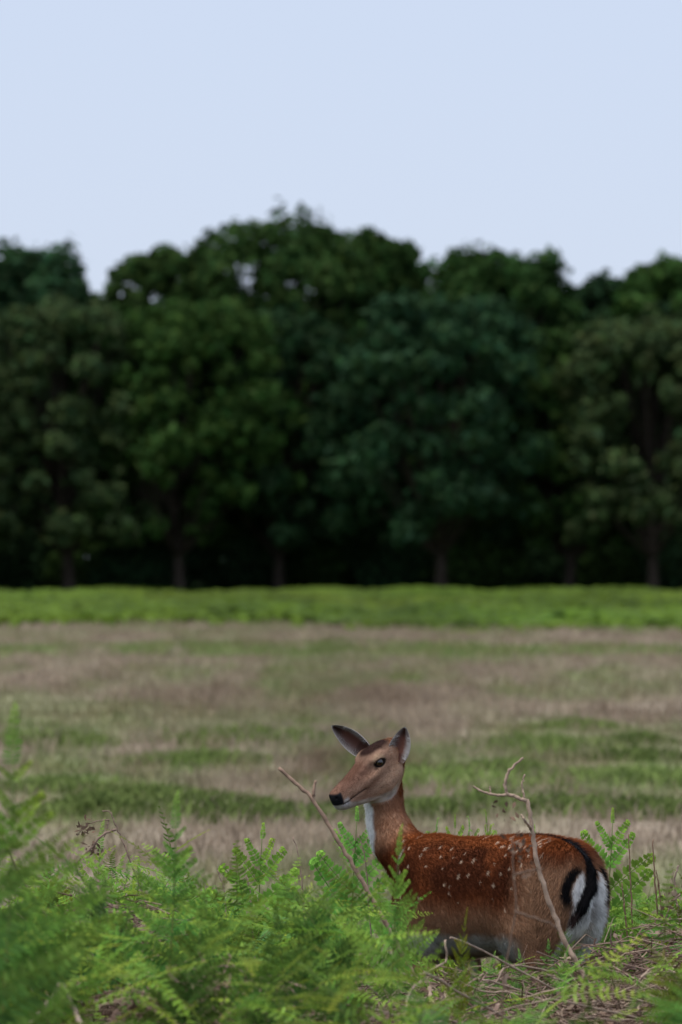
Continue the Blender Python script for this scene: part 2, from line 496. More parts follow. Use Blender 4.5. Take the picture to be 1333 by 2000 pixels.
for k, (px, tp, d, hp) in enumerate([(180, 570, 274, 180), (425, 545, 268, 180), (650, 545, 275, 180), (880, 560, 274, 180), (1090, 570, 277, 180), (1310, 560, 275, 180), (20, 560, 275, 180)]):
    tree(px, tp, d, hp, k % 7, 'shadowy tree standing deep inside the wood behind the edge trees', 'trees deep inside the wood')
for k, xw in enumerate([-76, -69, -62, -54, -47, -40, -33, -26, -20, 20, 26, 33, 40, 47, 54, 62, 69, 76]):
    d = 252 + 8 * (k % 2)
    tree(666.5 + xw * F_PX / d, 500 + 60 * ((k * 7) % 3), d, 210, k % 7, 'oak farther along the wood edge, past the stretch behind the doe', 'trees continuing the wood')

# hazels and saplings under the trees: low leafy shrubs
def shrub_mesh(seed, h, r, col):
    g = np.random.default_rng(seed); tb = MB()
    for i in range(7):
        a = g.random() * 6.28; e = np.array([math.cos(a) * r * .7, math.sin(a) * r * .7, h * (.6 + .4 * g.random())])
        tb.tube(spline([(0, 0, -.1), e * np.array([.35, .35, .6]), e], 6), np.linspace(.05, .012, 6), (.05, .042, .034), 5, False)
    n = 2600
    d = g.normal(size=(n, 3)); d /= np.linalg.norm(d, axis=1, keepdims=True)
    P = d * (0.6 + .45 * g.random((n, 1)) ** .5) * np.array([r, r, h * .52]) * (1 + .25 * np.sin(d[:, :1] * 6 + seed) * np.sin(d[:, 2:] * 5)) + np.array([0, 0, h * .52])
    N = d + g.normal(0, .6, (n, 3)); N /= np.linalg.norm(N, axis=1, keepdims=True)
    u = np.cross(N, g.normal(size=(n, 3))); u /= np.linalg.norm(u, axis=1, keepdims=True); w = np.cross(N, u)
    s = .26 * (.6 + .8 * g.random((n, 1)))
    V = np.stack([P - u * s * .6, P + w * s * .35, P + u * s * .6, P - w * s * .35], 1)
    K = np.asarray(col) * (.6 + .8 * g.random((n, 1)))
    return tb.mesh('stems', M_BARK), mesh_np('foliage', V.reshape(-1, 3), np.arange(n * 4).reshape(-1, 4), M_LEAF, np.repeat(K, 4, 0))


SHRUBS = [shrub_mesh(i + 40, 3.2, 2.0, GREENS[c]) for i, c in enumerate(['dark', 'oak', 'dark'])]
for k, (px, d, top) in enumerate([(-20, 256, 1010), (180, 258, 1030), (270, 252, 1060), (480, 255, 985), (620, 256, 1000), (700, 260, 1040), (770, 255, 1040), (930, 254, 1000),
                                  (985, 259, 1040), (1090, 260, 1020), (1230, 257, 1030), (1330, 256, 1010), (560, 268, 980), (330, 268, 980), (830, 268, 990), (80, 268, 980)]):
    s = d / F_PX; root = link('hazel_shrub', None); root.location = ((px - 666.5) * s, d, 0); root.rotation_euler.z = R.random() * 6
    hh = (CAM_H + (HORIZON - top) * s) / 3.2
    for nm, me in zip(('stems', 'foliage'), SHRUBS[k % 3]):
        o = link(nm, me, root); o.scale = (1.1, 1.1, hh)
    tag(root, 'dim leafy shrub in the shade between the trunks of the wood', 'shrub', 'shrubs in the shade under the trees')

# the depth of the wood behind: a leafy mass nobody could count
n = 60000
x = (rng.random(n) * 2 - 1) * 90; y = 284 + 16 * rng.random(n)
z = 13.5 * rng.random(n) ** .9 * (0.8 + .3 * fbm(x * .12, x * 0, 50))
V0 = np.stack([x, y, z], 1)
N = rng.normal(size=(n, 3)); N[:, 1] -= 1.2; N /= np.linalg.norm(N, axis=1, keepdims=True)
u = np.cross(N, rng.normal(size=(n, 3))); u /= np.linalg.norm(u, axis=1, keepdims=True); w = np.cross(N, u)
s = .75 * (.6 + .8 * rng.random((n, 1)))
V = np.stack([V0 - u * s * .6, V0 + w * s * .4, V0 + u * s * .6, V0 - w * s * .4], 1).reshape(-1, 3)
V[:, 2] = np.maximum(V[:, 2], 0.0)
K = np.array([0.04, 0.075, 0.03]) * (.6 + .8 * rng.random((n, 1)))
dw = link('deep_wood', mesh_np('deep_wood', V, np.arange(n * 4).reshape(-1, 4), M_LEAF, np.repeat(K, 4, 0)))
tag(dw, 'dark leafy depth of the wood behind the trunks', 'woodland', kind='stuff')

# ------------------------------------------------------------------ the fallow doe
# built in her own frame: l forward, y to her left, z up; then turned and set on the ground
DEER_A = math.radians(42)
DEER_X, DEER_Y = 0.467, 18.52
FW = np.array([-math.cos(DEER_A), math.sin(DEER_A), 0.0]); LF = np.array([-FW[1], FW[0], 0.0])


def to_local_dir(v):
    v = np.asarray(v, float); return np.array([v @ FW, v @ LF, v[2]])


def to_local(v):
    return to_local_dir(np.asarray(v, float) - np.array([DEER_X, DEER_Y, 0]))


VOX = 0.004
lo = np.array([-0.53, -0.24, -0.02]); hi = np.array([0.62, 0.34, 1.20])
dims = np.ceil((hi - lo) / VOX).astype(int) + 1
field = np.full(dims, 0.5, np.float32)
axes = [np.arange(dims[i]) * VOX + lo[i] for i in range(3)]


def smin(a, b, k):
    h = np.maximum(k - np.abs(a - b), 0) / k
    return np.minimum(a, b) - h * h * k * 0.25


def put(fn, blo, bhi, k=0.03, cut=False):
    pad = k + 0.03
    i0 = np.maximum(((np.asarray(blo) - pad - lo) / VOX).astype(int), 0)
    i1 = np.minimum(((np.asarray(bhi) + pad - lo) / VOX).astype(int) + 2, dims)
    X, Y, Z = np.meshgrid(axes[0][i0[0]:i1[0]], axes[1][i0[1]:i1[1]], axes[2][i0[2]:i1[2]], indexing='ij')
    d = fn(X, Y, Z).astype(np.float32)
    sl = tuple(slice(i0[i], i1[i]) for i in range(3))
    field[sl] = -smin(-field[sl], d, k) if cut else smin(field[sl], d, k)


def cone(a, b, ra, rb, k=0.03):
    a = np.asarray(a, float); b = np.asarray(b, float); ab = b - a; L2 = ab @ ab

    def fn(X, Y, Z):
        t = np.clip(((X - a[0]) * ab[0] + (Y - a[1]) * ab[1] + (Z - a[2]) * ab[2]) / L2, 0, 1)
        return np.sqrt((X - a[0] - t * ab[0]) ** 2 + (Y - a[1] - t * ab[1]) ** 2 + (Z - a[2] - t * ab[2]) ** 2) - (ra + (rb - ra) * t)
    r = max(ra, rb)
    put(fn, np.minimum(a, b) - r, np.maximum(a, b) + r, k)


def chain(pts, k=0.03):
    for p, q in zip(pts[:-1], pts[1:]):
        cone(p[:3], q[:3], p[3], q[3], k)


def ellipsoid(c, r, k=0.03, frame=None, cut=False):
    c = np.asarray(c, float); r = np.asarray(r, float)
    fr = np.eye(3) if frame is None else np.asarray(frame)

    def fn(X, Y, Z):
        D = [X - c[0], Y - c[1], Z - c[2]]
        q = [sum(fr[i][j] * D[j] for j in range(3)) / r[i] for i in range(3)]
        k0 = np.sqrt(q[0] ** 2 + q[1] ** 2 + q[2] ** 2)
        k1 = np.sqrt((q[0] / r[0]) ** 2 + (q[1] / r[1]) ** 2 + (q[2] / r[2]) ** 2) + 1e-6
        return k0 * (k0 - 1) / k1
    put(fn, c - r.max(), c + r.max(), k, cut)


def loft(table, frame, origin, k=0.03, power=2.2, stretch=1.0):
    """rows: u, half width, top, bottom; the axis runs along frame[0] from origin"""
    T = spline(table, 90); T[:, 0] *= stretch
    o = np.asarray(origin, float); fr = np.asarray(frame)
    u0, u1 = T[0, 0], T[-1, 0]

    def fn(X, Y, Z):
        D = [X - o[0], Y - o[1], Z - o[2]]
        u, v, w = [sum(fr[i][j] * D[j] for j in range(3)) for i in range(3)]
        hw = np.interp(u, T[:, 0], T[:, 1]); tp = np.interp(u, T[:, 0], T[:, 2]); bt = np.interp(u, T[:, 0], T[:, 3])
        zc = (tp + bt) / 2; hh = np.maximum((tp - bt) / 2, 1e-3); hw = np.maximum(hw, 1e-3)
        q = (np.abs(v / hw) ** power + np.abs((w - zc) / hh) ** power) ** (1 / power)
        d = (q - 1) * np.minimum(hw, hh)
        over = np.maximum(np.maximum(u0 - u, u - u1), 0)
        return np.where(over > 0, np.sqrt(np.maximum(d, 0) ** 2 + over ** 2) + 1e-4, d)
    R_ = np.abs(T[:, 1:]).max()
    a = o + fr[0] * u0; b = o + fr[0] * u1
    if np.allclose(fr, np.eye(3)):
        blo = [o[0] + u0, o[1] - T[:, 1].max(), o[2] + T[:, 3].min()]; bhi = [o[0] + u1, o[1] + T[:, 1].max(), o[2] + T[:, 2].max()]
    else:
        blo = np.minimum(a, b) - R_; bhi = np.maximum(a, b) + R_
    put(fn, blo, bhi, k)


I3 = np.eye(3)
# trunk: rump to brisket
loft([(-.452, .040, .705, .610), (-.440, .088, .752, .555), (-.405, .118, .792, .515), (-.35, .136, .818, .492), (-.27, .142, .834, .478), (-.16, .143, .832, .462),
      (-.05, .152, .823, .440), (.06, .156, .816, .425), (.14, .150, .815, .420), (.21, .130, .822, .430), (.265, .108, .806, .465), (.31, .080, .768, .53), (.345, .045, .71, .60), (.355, .02, .68, .64)],
     I3, (0, 0, 0), 0.02)
for s in (1, -1):
    # hind leg: thigh, stifle, gaskin, hock, cannon, pastern
    ellipsoid((-.315, s * .082, .620), (.115, .060, .185), .05)
    ellipsoid((-.215, s * .092, .545), (.075, .05, .12), .05)
    ft = .03 if s > 0 else -.02
    chain([(-.255, s * .085, .52, .075), (-.30, s * .082, .42, .046), (-.385 + ft, s * .078, .31, .028)], .04)
    chain([(-.395 + ft, s * .078, .325, .024), (-.375 + ft, s * .078, .20, .0165), (-.360 + ft, s * .078, .095, .0175), (-.335 + ft, s * .078, .035, .016)], .015)
    ellipsoid((-.320 + ft, s * .078, .017), (.032, .021, .024), .012)
    # foreleg: shoulder blade, arm, elbow, knee, cannon, hoof
    fs = .0 if s > 0 else -.07
    ellipsoid((.215, s * .086, .645), (.080, .045, .15), .05)
    chain([(.245, s * .085, .59, .052), (.185 + fs * .3, s * .083, .485, .048), (.185 + fs * .7, s * .08, .38, .034), (.195 + fs, s * .078, .265, .025)], .035)
    chain([(.195 + fs, s * .078, .265, .024), (.185 + fs, s * .078, .16, .0155), (.182 + fs, s * .078, .075, .0165), (.200 + fs, s * .078, .03, .0155)], .015)
    ellipsoid((.212 + fs, s * .078, .016), (.030, .020, .022), .012)
# neck
chain([(.21, 0, .69, .09), (.31, 0, .730, .072), (.390, .002, .79, .061), (.424, .004, .86, .0555), (.434, .008, .95, .054), (.424, .015, 1.03, .051)], .045)
cone((.26, 0, .66), (.385, 0, .80), .065, .056, .05)
# head
HU = np.array([.066, .848, -.475]); HU /= np.linalg.norm(HU)
HV = np.cross([0, 0, 1], HU); HV /= np.linalg.norm(HV)
HW = np.cross(HU, HV)
HF = np.array([HU, HV, HW]); HO = np.array([.408, .022, 1.083])
loft([(-.062, .012, .002, -.020), (-.050, .034, .024, -.045), (-.02, .050, .042, -.068), (.02, .0555, .053, -.090), (.055, .0565, .054, -.106), (.085, .053, .047, -.111), (.115, .046, .038, -.105),
      (.150, .0385, .030, -.093), (.185, .0335, .024, -.080), (.215, .0315, .020, -.070), (.238, .0300, .016, -.062), (.252, .0235, .008, -.052), (.259, .008, -.006, -.030)], HF, HO, .03, stretch=1.09)


def head_pt(u, v, w):
    return HO + HU * u + HV * v + HW * w


EYES = [head_pt(.078, .0465, .014), head_pt(.078, -.0465, .014)]
for s in (1, -1):
    cone(head_pt(.062, s * .040, .026), head_pt(.090, s * .038, .022), .016, .013, .02)       # brow
    ellipsoid(head_pt(.268, s * .0135, -.004), (.012, .011, .011), .01, HF)                     # nostril wing
    ellipsoid(head_pt(.278, s * .0155, -.006), (.006, .005, .004), .004, HF, True)
    cone(head_pt(.085, s * .043, -.010), head_pt(.150, s * .031, -.018), .012, .010, .02)       # cheekbone
    ellipsoid(head_pt(.125, s * .047, .012), (.030, .010, .012), .02, HF, True)
    cone(head_pt(.03, s * .034, -.055), head_pt(.075, s * .034, -.068), .026, .022, .03)          # cheek
# the mouth: a shallow groove along the muzzle
for s in (1, -1):
    for i in range(6):
        u = .172 + .017 * i
        ellipsoid(head_pt(u, s * np.interp(u, [.15, .185, .215, .245], [.0385, .0325, .0300, .024]), -.0345 + .012 * (u - .2)), (.011, .003, .0022), .004, HF, True)
# tail, swung to her left across the buttock
TAIL = [(-.418, 0, .766, .012), (-.452, .002, .722, .0135), (-.466, .018, .672, .015), (-.462, .056, .615, .0135), (-.445, .088, .560, .007)]
chain(TAIL, .012)


def surface_nets(f):
    ins = f < 0
    cnt = np.zeros(np.array(f.shape) - 1, np.int8)
    sh = f.shape
    cor = [(i, j, k) for i in (0, 1) for j in (0, 1) for k in (0, 1)]
    sub = lambda a, c: a[c[0]:sh[0] - 1 + c[0], c[1]:sh[1] - 1 + c[1], c[2]:sh[2] - 1 + c[2]]
    for c in cor: cnt += sub(ins, c)
    act = np.argwhere((cnt > 0) & (cnt < 8))
    idx = np.full(cnt.shape, -1, np.int32); idx[tuple(act.T)] = np.arange(len(act))
    vals = np.stack([f[act[:, 0] + c[0], act[:, 1] + c[1], act[:, 2] + c[2]] for c in cor], 1)
    acc = np.zeros((len(act), 3)); num = np.zeros(len(act))
    for a in range(8):
        for b in range(a + 1, 8):
            if sum(abs(cor[a][q] - cor[b][q]) for q in range(3)) != 1: continue
            va, vb = vals[:, a], vals[:, b]; x = (va < 0) != (vb < 0)
            t = np.where(x, va / np.where(x, va - vb, 1), 0)
            p = np.asarray(cor[a])[None] + t[:, None] * (np.asarray(cor[b]) - np.asarray(cor[a]))[None]
            acc[x] += p[x]; num += x
    V = lo + (act + acc / num[:, None]) * VOX
    Q = []
    for ax in range(3):
        s0 = [slice(1, -1)] * 3; s1 = [slice(1, -1)] * 3
        s0[ax] = slice(0, -1); s1[ax] = slice(1, None)
        a, b = ins[tuple(s0)], ins[tuple(s1)]
        e = np.argwhere(a != b); off = np.ones(3, int); off[ax] = 0; e = e + off
        flip = ins[tuple(e.T)]
        o1, o2 = [q for q in range(3) if q != ax]
        d1 = np.zeros(3, int); d1[o1] = 1; d2 = np.zeros(3, int); d2[o2] = 1
        g = lambda c: idx[tuple(c.T)]
        q = np.stack([g(e - d1 - d2), g(e - d2), g(e), g(e - d1)], 1)
        if ax == 1: flip = ~flip
        q[~flip] = q[~flip][:, ::-1]
        Q.append(q)
    return V, np.concatenate(Q)


BV, BQ = surface_nets(field)
del field
ed = np.concatenate([BQ[:, [0, 1]], BQ[:, [1, 2]], BQ[:, [2, 3]], BQ[:, [3, 0]]])
for it in range(3):
    acc = np.zeros_like(BV); num = np.zeros(len(BV))
    for c in range(3):
        acc[:, c] = np.bincount(ed[:, 0], BV[ed[:, 1], c], len(BV)) + np.bincount(ed[:, 1], BV[ed[:, 0], c], len(BV))
    num = np.bincount(ed[:, 0], minlength=len(BV)) + np.bincount(ed[:, 1], minlength=len(BV))
    BV = BV + 0.5 * (acc / num[:, None] - BV)


def vertex_normals(V, Q):
    fn = np.cross(V[Q[:, 2]] - V[Q[:, 0]], V[Q[:, 3]] - V[Q[:, 1]])
    N = np.zeros_like(V)
    for c in range(4):
        for a in range(3):
            N[:, a] += np.bincount(Q[:, c], fn[:, a], len(V))
    return N / (np.linalg.norm(N, axis=1, keepdims=True) + 1e-12)


BN = vertex_normals(BV, BQ)


def dist_chain(P, ch):
    best = np.full(len(P), 9.0); tt = np.zeros(len(P))
    for i, (p, q) in enumerate(zip(ch[:-1], ch[1:])):
        a = np.array(p[:3]); ab = np.array(q[:3]) - a
        t = np.clip((P - a) @ ab / (ab @ ab), 0, 1)
        d = np.linalg.norm(P - a - t[:, None] * ab, axis=1) - (p[3] + (q[3] - p[3]) * t)
        m = d < best; best[m] = d[m]; tt[m] = (i + t[m]) / (len(ch) - 1)
    return best, tt


# white flecks of the summer coat, in uneven rows along flank and back
sg = np.random.default_rng(8)
SPOTS = []
for row, (z0, z1, n_) in enumerate([(.812, .80, 9), (.788, .775, 9), (.755, .74, 10), (.715, .70, 10), (.668, .665, 8), (.632, .60, 7)]):
    for i in range(n_):
        l_ = .30 - .67 * (i + .5 + sg.normal(0, .28)) / n_
        SPOTS.append((l_, z0 + (z1 - z0) * i / n_ + sg.normal(0, .010), .0025 + .0026 * sg.random(), 1 + .8 * sg.random()))
for i in range(18):
    SPOTS.append((-.14 - .22 * sg.random(), .785 + .042 * sg.random(), .0045, 1.0))
SPOTS = np.array(SPOTS)

mix = lambda a, b, t: a * (1 - t[:, None]) + np.asarray(b) * t[:, None]


def coat(P, N):
    """colour of the coat at points P (deer frame) with outward normals N; also fur length and comb direction"""
    l, y, z = P.T
    n1 = vnoise3(P, 38, 1); n2 = vnoise3(P, 90, 4); n3 = vnoise3(P * np.array([1, 1, .35]), 14, 7)
    D = P - HO; hu, hv, hw = D @ HU, D @ HV, D @ HW
    zj = z + .03 * (n1 - .5) + .02 * (n3 - .5)
    c = np.tile(np.array([.165, .048, .017]), (len(P), 1))
    c = mix(c, (.075, .022, .010), smooth(.38, .60, n3) * smooth(.57, .66, zj) * (1 - smooth(.795, .82, zj)) * .9)
    c = mix(c, (.235, .070, .022), smooth(.775, .815, zj))
    c = mix(c, (.29, .165, .10), (1 - smooth(.535, .645, zj + .05 * (n3 - .5))))                       # paler flank
    c = mix(c, (.33, .19, .115), smooth(-.20, -.33, l) * (1 - smooth(.70, .79, zj)) * smooth(.46, .52, z))   # thigh
    c = mix(c, (.42, .42, .40), (1 - smooth(.485, .525, zj)) * smooth(.40, .44, z) * (1 - smooth(.20, .26, l)) * smooth(-.30, -.22, l))   # belly
    legs = 1 - smooth(.40, .47, z)
    c = mix(c, (.20, .115, .07), legs * (1 - smooth(.21, .27, l) * 0))
    inner = smooth(.0, .5, -N[:, 1] * np.sign(y)) * (1 - smooth(.43, .52, z)) * smooth(.1, .2, z)
    c = mix(c, (.50, .48, .45), inner)
    c = mix(c, (.42, .38, .33), smooth(.30, .38, l) * (1 - smooth(.56, .63, zj)) * smooth(.45, .8, N[:, 0]))   # brisket edge
    # flecks
    on = (z > .57) & (l < .33)
    Q = P[on]
    if len(Q):
        dl = Q[:, :1] - SPOTS[None, :, 0]; dz = Q[:, 2:] - SPOTS[None, :, 1]
        dz = dz + .35 * dl
        r = np.sqrt((dl / SPOTS[:, 2]) ** 2 + (dz / (SPOTS[:, 2] * SPOTS[:, 3])) ** 2).min(1)
        a = np.zeros(len(P)); a[on] = (1 - smooth(.5, 1.4, r + .5 * (n2[on] - .5))) * .8
        c = mix(c, (.60, .46, .34), a)
    # black line down the back, rump patch with its black rim
    yj = y + .004 * (n1 - .5)
    dorsal = (1 - smooth(.010, .016, np.abs(yj))) * smooth(.0, .3, N[:, 2] + .5) * smooth(-.10, -.17, l) * (z > .68)
    rear = smooth(-.315, -.345, l + .015 * (n1 - .5)) * smooth(-.12, .12, -N[:, 0])
    re = np.sqrt((y / np.where(y > 0, .108, .092)) ** 2 + ((z - .655) / .100) ** 2) + .10 * (n2 - .5)
    brown_mid = smooth(.675, .71, z - .15 * np.abs(y)) * (1 - smooth(.024, .036, np.abs(y)))
    white = (1 - smooth(.76, .84, re)) * (1 - brown_mid)
    low = (1 - smooth(.60, .64, z)) * (1 - smooth(.076, .092, np.abs(y) + .01 * (n2 - .5) - .10 * np.clip(.60 - z, 0, .1))) * smooth(.40, .44, z)
    rim = smooth(.80, .88, re) * (1 - smooth(1.06, 1.14, re)) * smooth(.595, .64, z) * (1 - smooth(.73, .755, z)) * (np.abs(y) > .04)
    c = mix(c, (.88, .87, .86), np.maximum(white, low) * rear)
    c = mix(c, (.30, .19, .11), rear * low * np.exp(-((y + .012 + .01 * (n1 - .5)) / .008) ** 2) * .6)
    c = mix(c, (.40, .39, .38), rear * np.maximum(low, white) * smooth(.5, .62, vnoise3(P * np.array([1, 1, .25]), 120, 3)) * .6)
    c = mix(c, (.010, .009, .010), rim * rear)
    c = mix(c, (.010, .010, .012), dorsal)
    # neck: orange nape, warm grey side, white throat
    neck = smooth(.76, .84, z + .5 * (l - .33)) * smooth(.28, .345, l)
    cn = np.tile(np.array([.36, .19, .112]), (len(P), 1))
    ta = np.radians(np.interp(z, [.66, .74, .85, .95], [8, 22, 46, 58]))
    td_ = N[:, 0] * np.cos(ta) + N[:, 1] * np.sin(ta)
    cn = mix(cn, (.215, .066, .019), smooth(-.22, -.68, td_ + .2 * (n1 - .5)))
    cn = mix(cn, (.42, .24, .15), smooth(.50, .60, n1) * .5)
    c = c * (1 - neck[:, None]) + cn * neck[:, None]
    thr = smooth(.66, .82, td_ + .16 * (n1 - .5) - .10 * smooth(.80, .70, z)) * smooth(.665, .72, z) * smooth(.24, .30, l)
    c = mix(c, (.74, .74, .74), thr)
    # head
    jaw = np.interp(hu, [-.06, -.02, .055, .085, .115, .15, .185, .215, .25], [-.03, -.068, -.104, -.111, -.107, -.097, -.085, -.075, -.056])
    head = smooth(.004, .022, hu + .25 * hw + .03) * smooth(-.016, -.008, hw - jaw) * (z > .90)
    ch = np.tile(np.array([.30, .185, .128]), (len(P), 1))
    ch = mix(ch, (.40, .262, .18), smooth(.0, -.05, hw) * (1 - smooth(.12, .17, hu)))
    ch = mix(ch, (.20, .108, .075), smooth(.085, .14, hu) * smooth(-.02, .01, hw))
    ch = mix(ch, (.21, .075, .026), smooth(.01, -.03, hu))
    ch = mix(ch, (.47, .43, .38), (1 - smooth(.012, .026, hw - jaw + .008 * (n1 - .5))) * smooth(.03, .07, hu))
    dark = (1 - smooth(.62, 1.15, np.sqrt(((hu - .040) / .072) ** 2 + ((hv + .003) / .042) ** 2) + .6 * (n1 - .5))) * smooth(.012, .034, hw)
    ch = mix(ch, (.036, .018, .014), dark)
    hs = vnoise3(np.stack([hu * .35, hv, hw], 1), 150, 11)
    ch = ch * (.74 + .52 * hs)[:, None]
    ch = mix(ch, (.135, .065, .042), (1 - smooth(.012, .026, np.abs(hv))) * smooth(.10, .15, hu) * (1 - smooth(.20, .23, hu)) * smooth(-.01, .012, hw) * .8)
    ch = mix(ch, (.17, .085, .052), np.exp(-((hw + .022 + .25 * (hu - .1)) / .012) ** 2) * smooth(.09, .12, hu) * (1 - smooth(.17, .2, hu)) * .6)
    for e in EYES:
        de = np.linalg.norm((P - e) @ np.stack([HU, HV, HW], 1) * np.array([.86, 1, 1.3]), axis=1)
        de_up = np.linalg.norm((P - e - HW * .006), axis=1)
        ch = mix(ch, (.36, .24, .16), 1 - smooth(.018, .030, de_up))
        ch = mix(ch, (.012, .009, .008), 1 - smooth(.0185, .0230, de))
        td = np.linalg.norm((P - (e + HU * .024 - HW * .010)) * 1.0, axis=1)
        ch = mix(ch, (.035, .02, .015), (1 - smooth(.003, .009, td)) * .8)
    nose = smooth(.229, .237, hu / 1.09 - .25 * np.abs(hv) + .15 * (hw + .005)) * smooth(-.036, -.030, hw) * (1 - smooth(.004, .010, hw))
    lip = smooth(.237, .250, hu) * (1 - nose)
    ch = mix(ch, (.45, .42, .40), lip * smooth(-.016, -.026, hw))
    ch = mix(ch, (.012, .012, .015), nose)
    mouth = np.exp(-((hw + .0345 - .012 * (hu - .2)) / .0028) ** 2) * smooth(.150, .17, hu) * (hu < .272)
    ch = mix(ch, (.02, .012, .01), mouth * .9)
    c = c * (1 - head[:, None]) + ch * head[:, None]
    # tail
    dt, tt = dist_chain(P, TAIL)
    tl = (1 - smooth(.004, .010, dt)) * (z < .765)
    ct = np.tile(np.array([.010, .0095, .011]), (len(P), 1))
    ct = mix(ct, (.045, .028, .026), smooth(.78, .95, tt))
    ct = mix(ct, (.6, .6, .61), smooth(.25, .7, N[:, 0]) * smooth(.25, .4, tt))
    c = c * (1 - tl[:, None]) + ct * tl[:, None]
    hoof = 1 - smooth(.028, .036, z)
    c = mix(c, (.02, .018, .016), hoof)
    c = c * (0.82 + 0.36 * n2)[:, None]
    # comb and length
    comb = np.stack([-np.ones(len(P)), np.zeros(len(P)), -.55 - .3 * smooth(.7, .5, z)], 1)
    comb = comb * (1 - neck[:, None]) + np.array([-.25, 0, -1]) * neck[:, None]
    comb = comb * (1 - head[:, None]) + (-HU - .25 * HW) * head[:, None]
    rr = (rear * smooth(.42, .5, z))[:, None]
    comb = comb * (1 - rr) + np.stack([np.zeros(len(P)), np.sign(y) * .55, -np.ones(len(P))], 1) * rr
    comb = comb * (1 - tl[:, None]) + np.array([.1, .45, -.9]) * tl[:, None]
    ln = .015 + 0 * l
    ln = ln * (1 - .2 * neck); ln = np.where(head > .5, .0055, ln); ln = np.where(tl > .5, .024, ln)
    ln = np.where((rear > .5) & (z > .5) & (tl < .5), .022, ln); ln = np.where(z < .42, .007, ln)
    ln = np.where((nose * head > .3) | (hoof > .3) | (mouth * head > .4), 0, ln)
    for e in EYES:
        ln = np.where(np.linalg.norm(P - e, axis=1) < .020, 0, ln)
    return np.clip(c, 0, 1), ln, comb


BC, _, _ = coat(BV, BN)


EAR_HAIR = []


# ears: cupped leaves with a pale rim, joined to the body mesh
def ear(base, tip, opening, wmax):
    base, tip = to_local(base), to_local(tip); op = to_local_dir(opening)
    ax = tip - base; L = np.linalg.norm(ax); ax /= L
    op = op - ax * (op @ ax); op /= np.linalg.norm(op); sd_ = np.cross(ax, op)
    NS, NT = 20, 17
    V, Cc = [], []
    for layer in (0, 1):
        for i in range(NS):
            s = i / (NS - 1)
            W = wmax * ((s * .94 + .13) ** .55) * ((1.0 - s) ** .80 + .02) * 1.95
            phi = math.radians(88 - 30 * s)
            for j in range(NT):
                t = j / (NT - 1) * 2 - 1
                p = base + ax * L * s + sd_ * W * math.sin(t * phi) / math.sin(phi) + op * W * .9 * (1 - math.cos(t * phi)) + ax * .004 * math.cos(t * 7) * 0
                p = p + op * (-.012 * math.sin(s * 3.14) )
                if layer: p = p - op * .0035 * (1 - abs(t) ** 3) * (1 - s ** 4) - op * .0005
                V.append(p)
                if layer:
                    col = np.array([.15, .09, .065]) * (1 - .4 * s)
                else:
                    e = abs(t) ** 2.6
                    col = np.array([.115, .050, .038]) * (1 - .75 * smooth(.6, .85, s) * (1 - e)) * (1 - e) + np.array([.36, .34, .33]) * e
                    streak = .5 + .5 * math.sin(t * 23 + s * 9)
                    if t * 1 > .15: col = col * .75 + np.array([.34, .31, .30]) * .25 * (.4 + streak)
                    if s < .25: col = col * .6
                if abs(t) > .93 or s > .96: col = np.array([.46, .44, .42])
                Cc.append(col)
    F = []
    for layer in (0, 1):
        o = layer * NS * NT
        for i in range(NS - 1):
            for j in range(NT - 1):
                q = (o + i * NT + j, o + i * NT + j + 1, o + (i + 1) * NT + j + 1, o + (i + 1) * NT + j)
                F.append(q if layer else q[::-1])
    for i in range(NS - 1):
        for j in (0, NT - 1):
            a, b = i * NT + j, (i + 1) * NT + j; o = NS * NT
            F.append((a, b, b + o, a + o))
    hair = []
    for _ in range(700):                                   # pale hairs that cross the cup from its rims
        i = int(rng.integers(2, NS - 6)); e_ = 1 if rng.random() < .62 else 0
        j = int(rng.integers(NT - 5, NT)) if e_ else int(rng.integers(0, 4))
        p = V[i * NT + j]; q = V[min(NS - 1, i + int(rng.integers(2, 5))) * NT + (NT // 2)]
        dv = q - p; dv = dv / np.linalg.norm(dv) + .35 * op + rng.normal(0, .18, 3)
        hair.append((p, dv / np.linalg.norm(dv), .008 + .014 * rng.random()))
    EAR_HAIR.extend(hair)
    return np.array(V), np.array(F), np.array(Cc)


hz = DEER_Y + (FW * HO[0] + LF * HO[1])[1]        # distance of the poll
for b, t, op, wm in (((.186, hz - .040, 1.058), (.2115, hz - .045, 1.172), (-.28, -.95, -.05), .040),
                     ((.088, hz + .030, 1.098), (-.031, hz + .035, 1.174), (-.30, -.85, -.35), .042)):
    ev, ef, ec = ear(b, t, op, wm)
    BQ = np.concatenate([BQ, ef + len(BV)]); BV = np.concatenate([BV, ev]); BC = np.concatenate([BC, ec])
N_BODY = len(BN)

M_COAT = material('deer_coat', rough=0.8, spec=0.05, var=0.12, scale=220.0)
M_FUR = material('deer_fur', rough=0.7, spec=0.06, var=0.10, scale=120.0, trans=0.45)
M_EYE = material('deer_eye', rough=0.03, spec=1.0, var=0.0)

deer = link('fallow_deer', None)
deer.location = (DEER_X, DEER_Y, float(ground_z(DEER_X, DEER_Y)))
deer.rotation_euler.z = math.atan2(FW[1], FW[0])
tag(deer, 'spotted chestnut fallow doe standing in bracken with head turned, ears up', 'deer')
body = link('body', mesh_np('deer_body', BV, BQ, M_COAT, BC, True), deer)

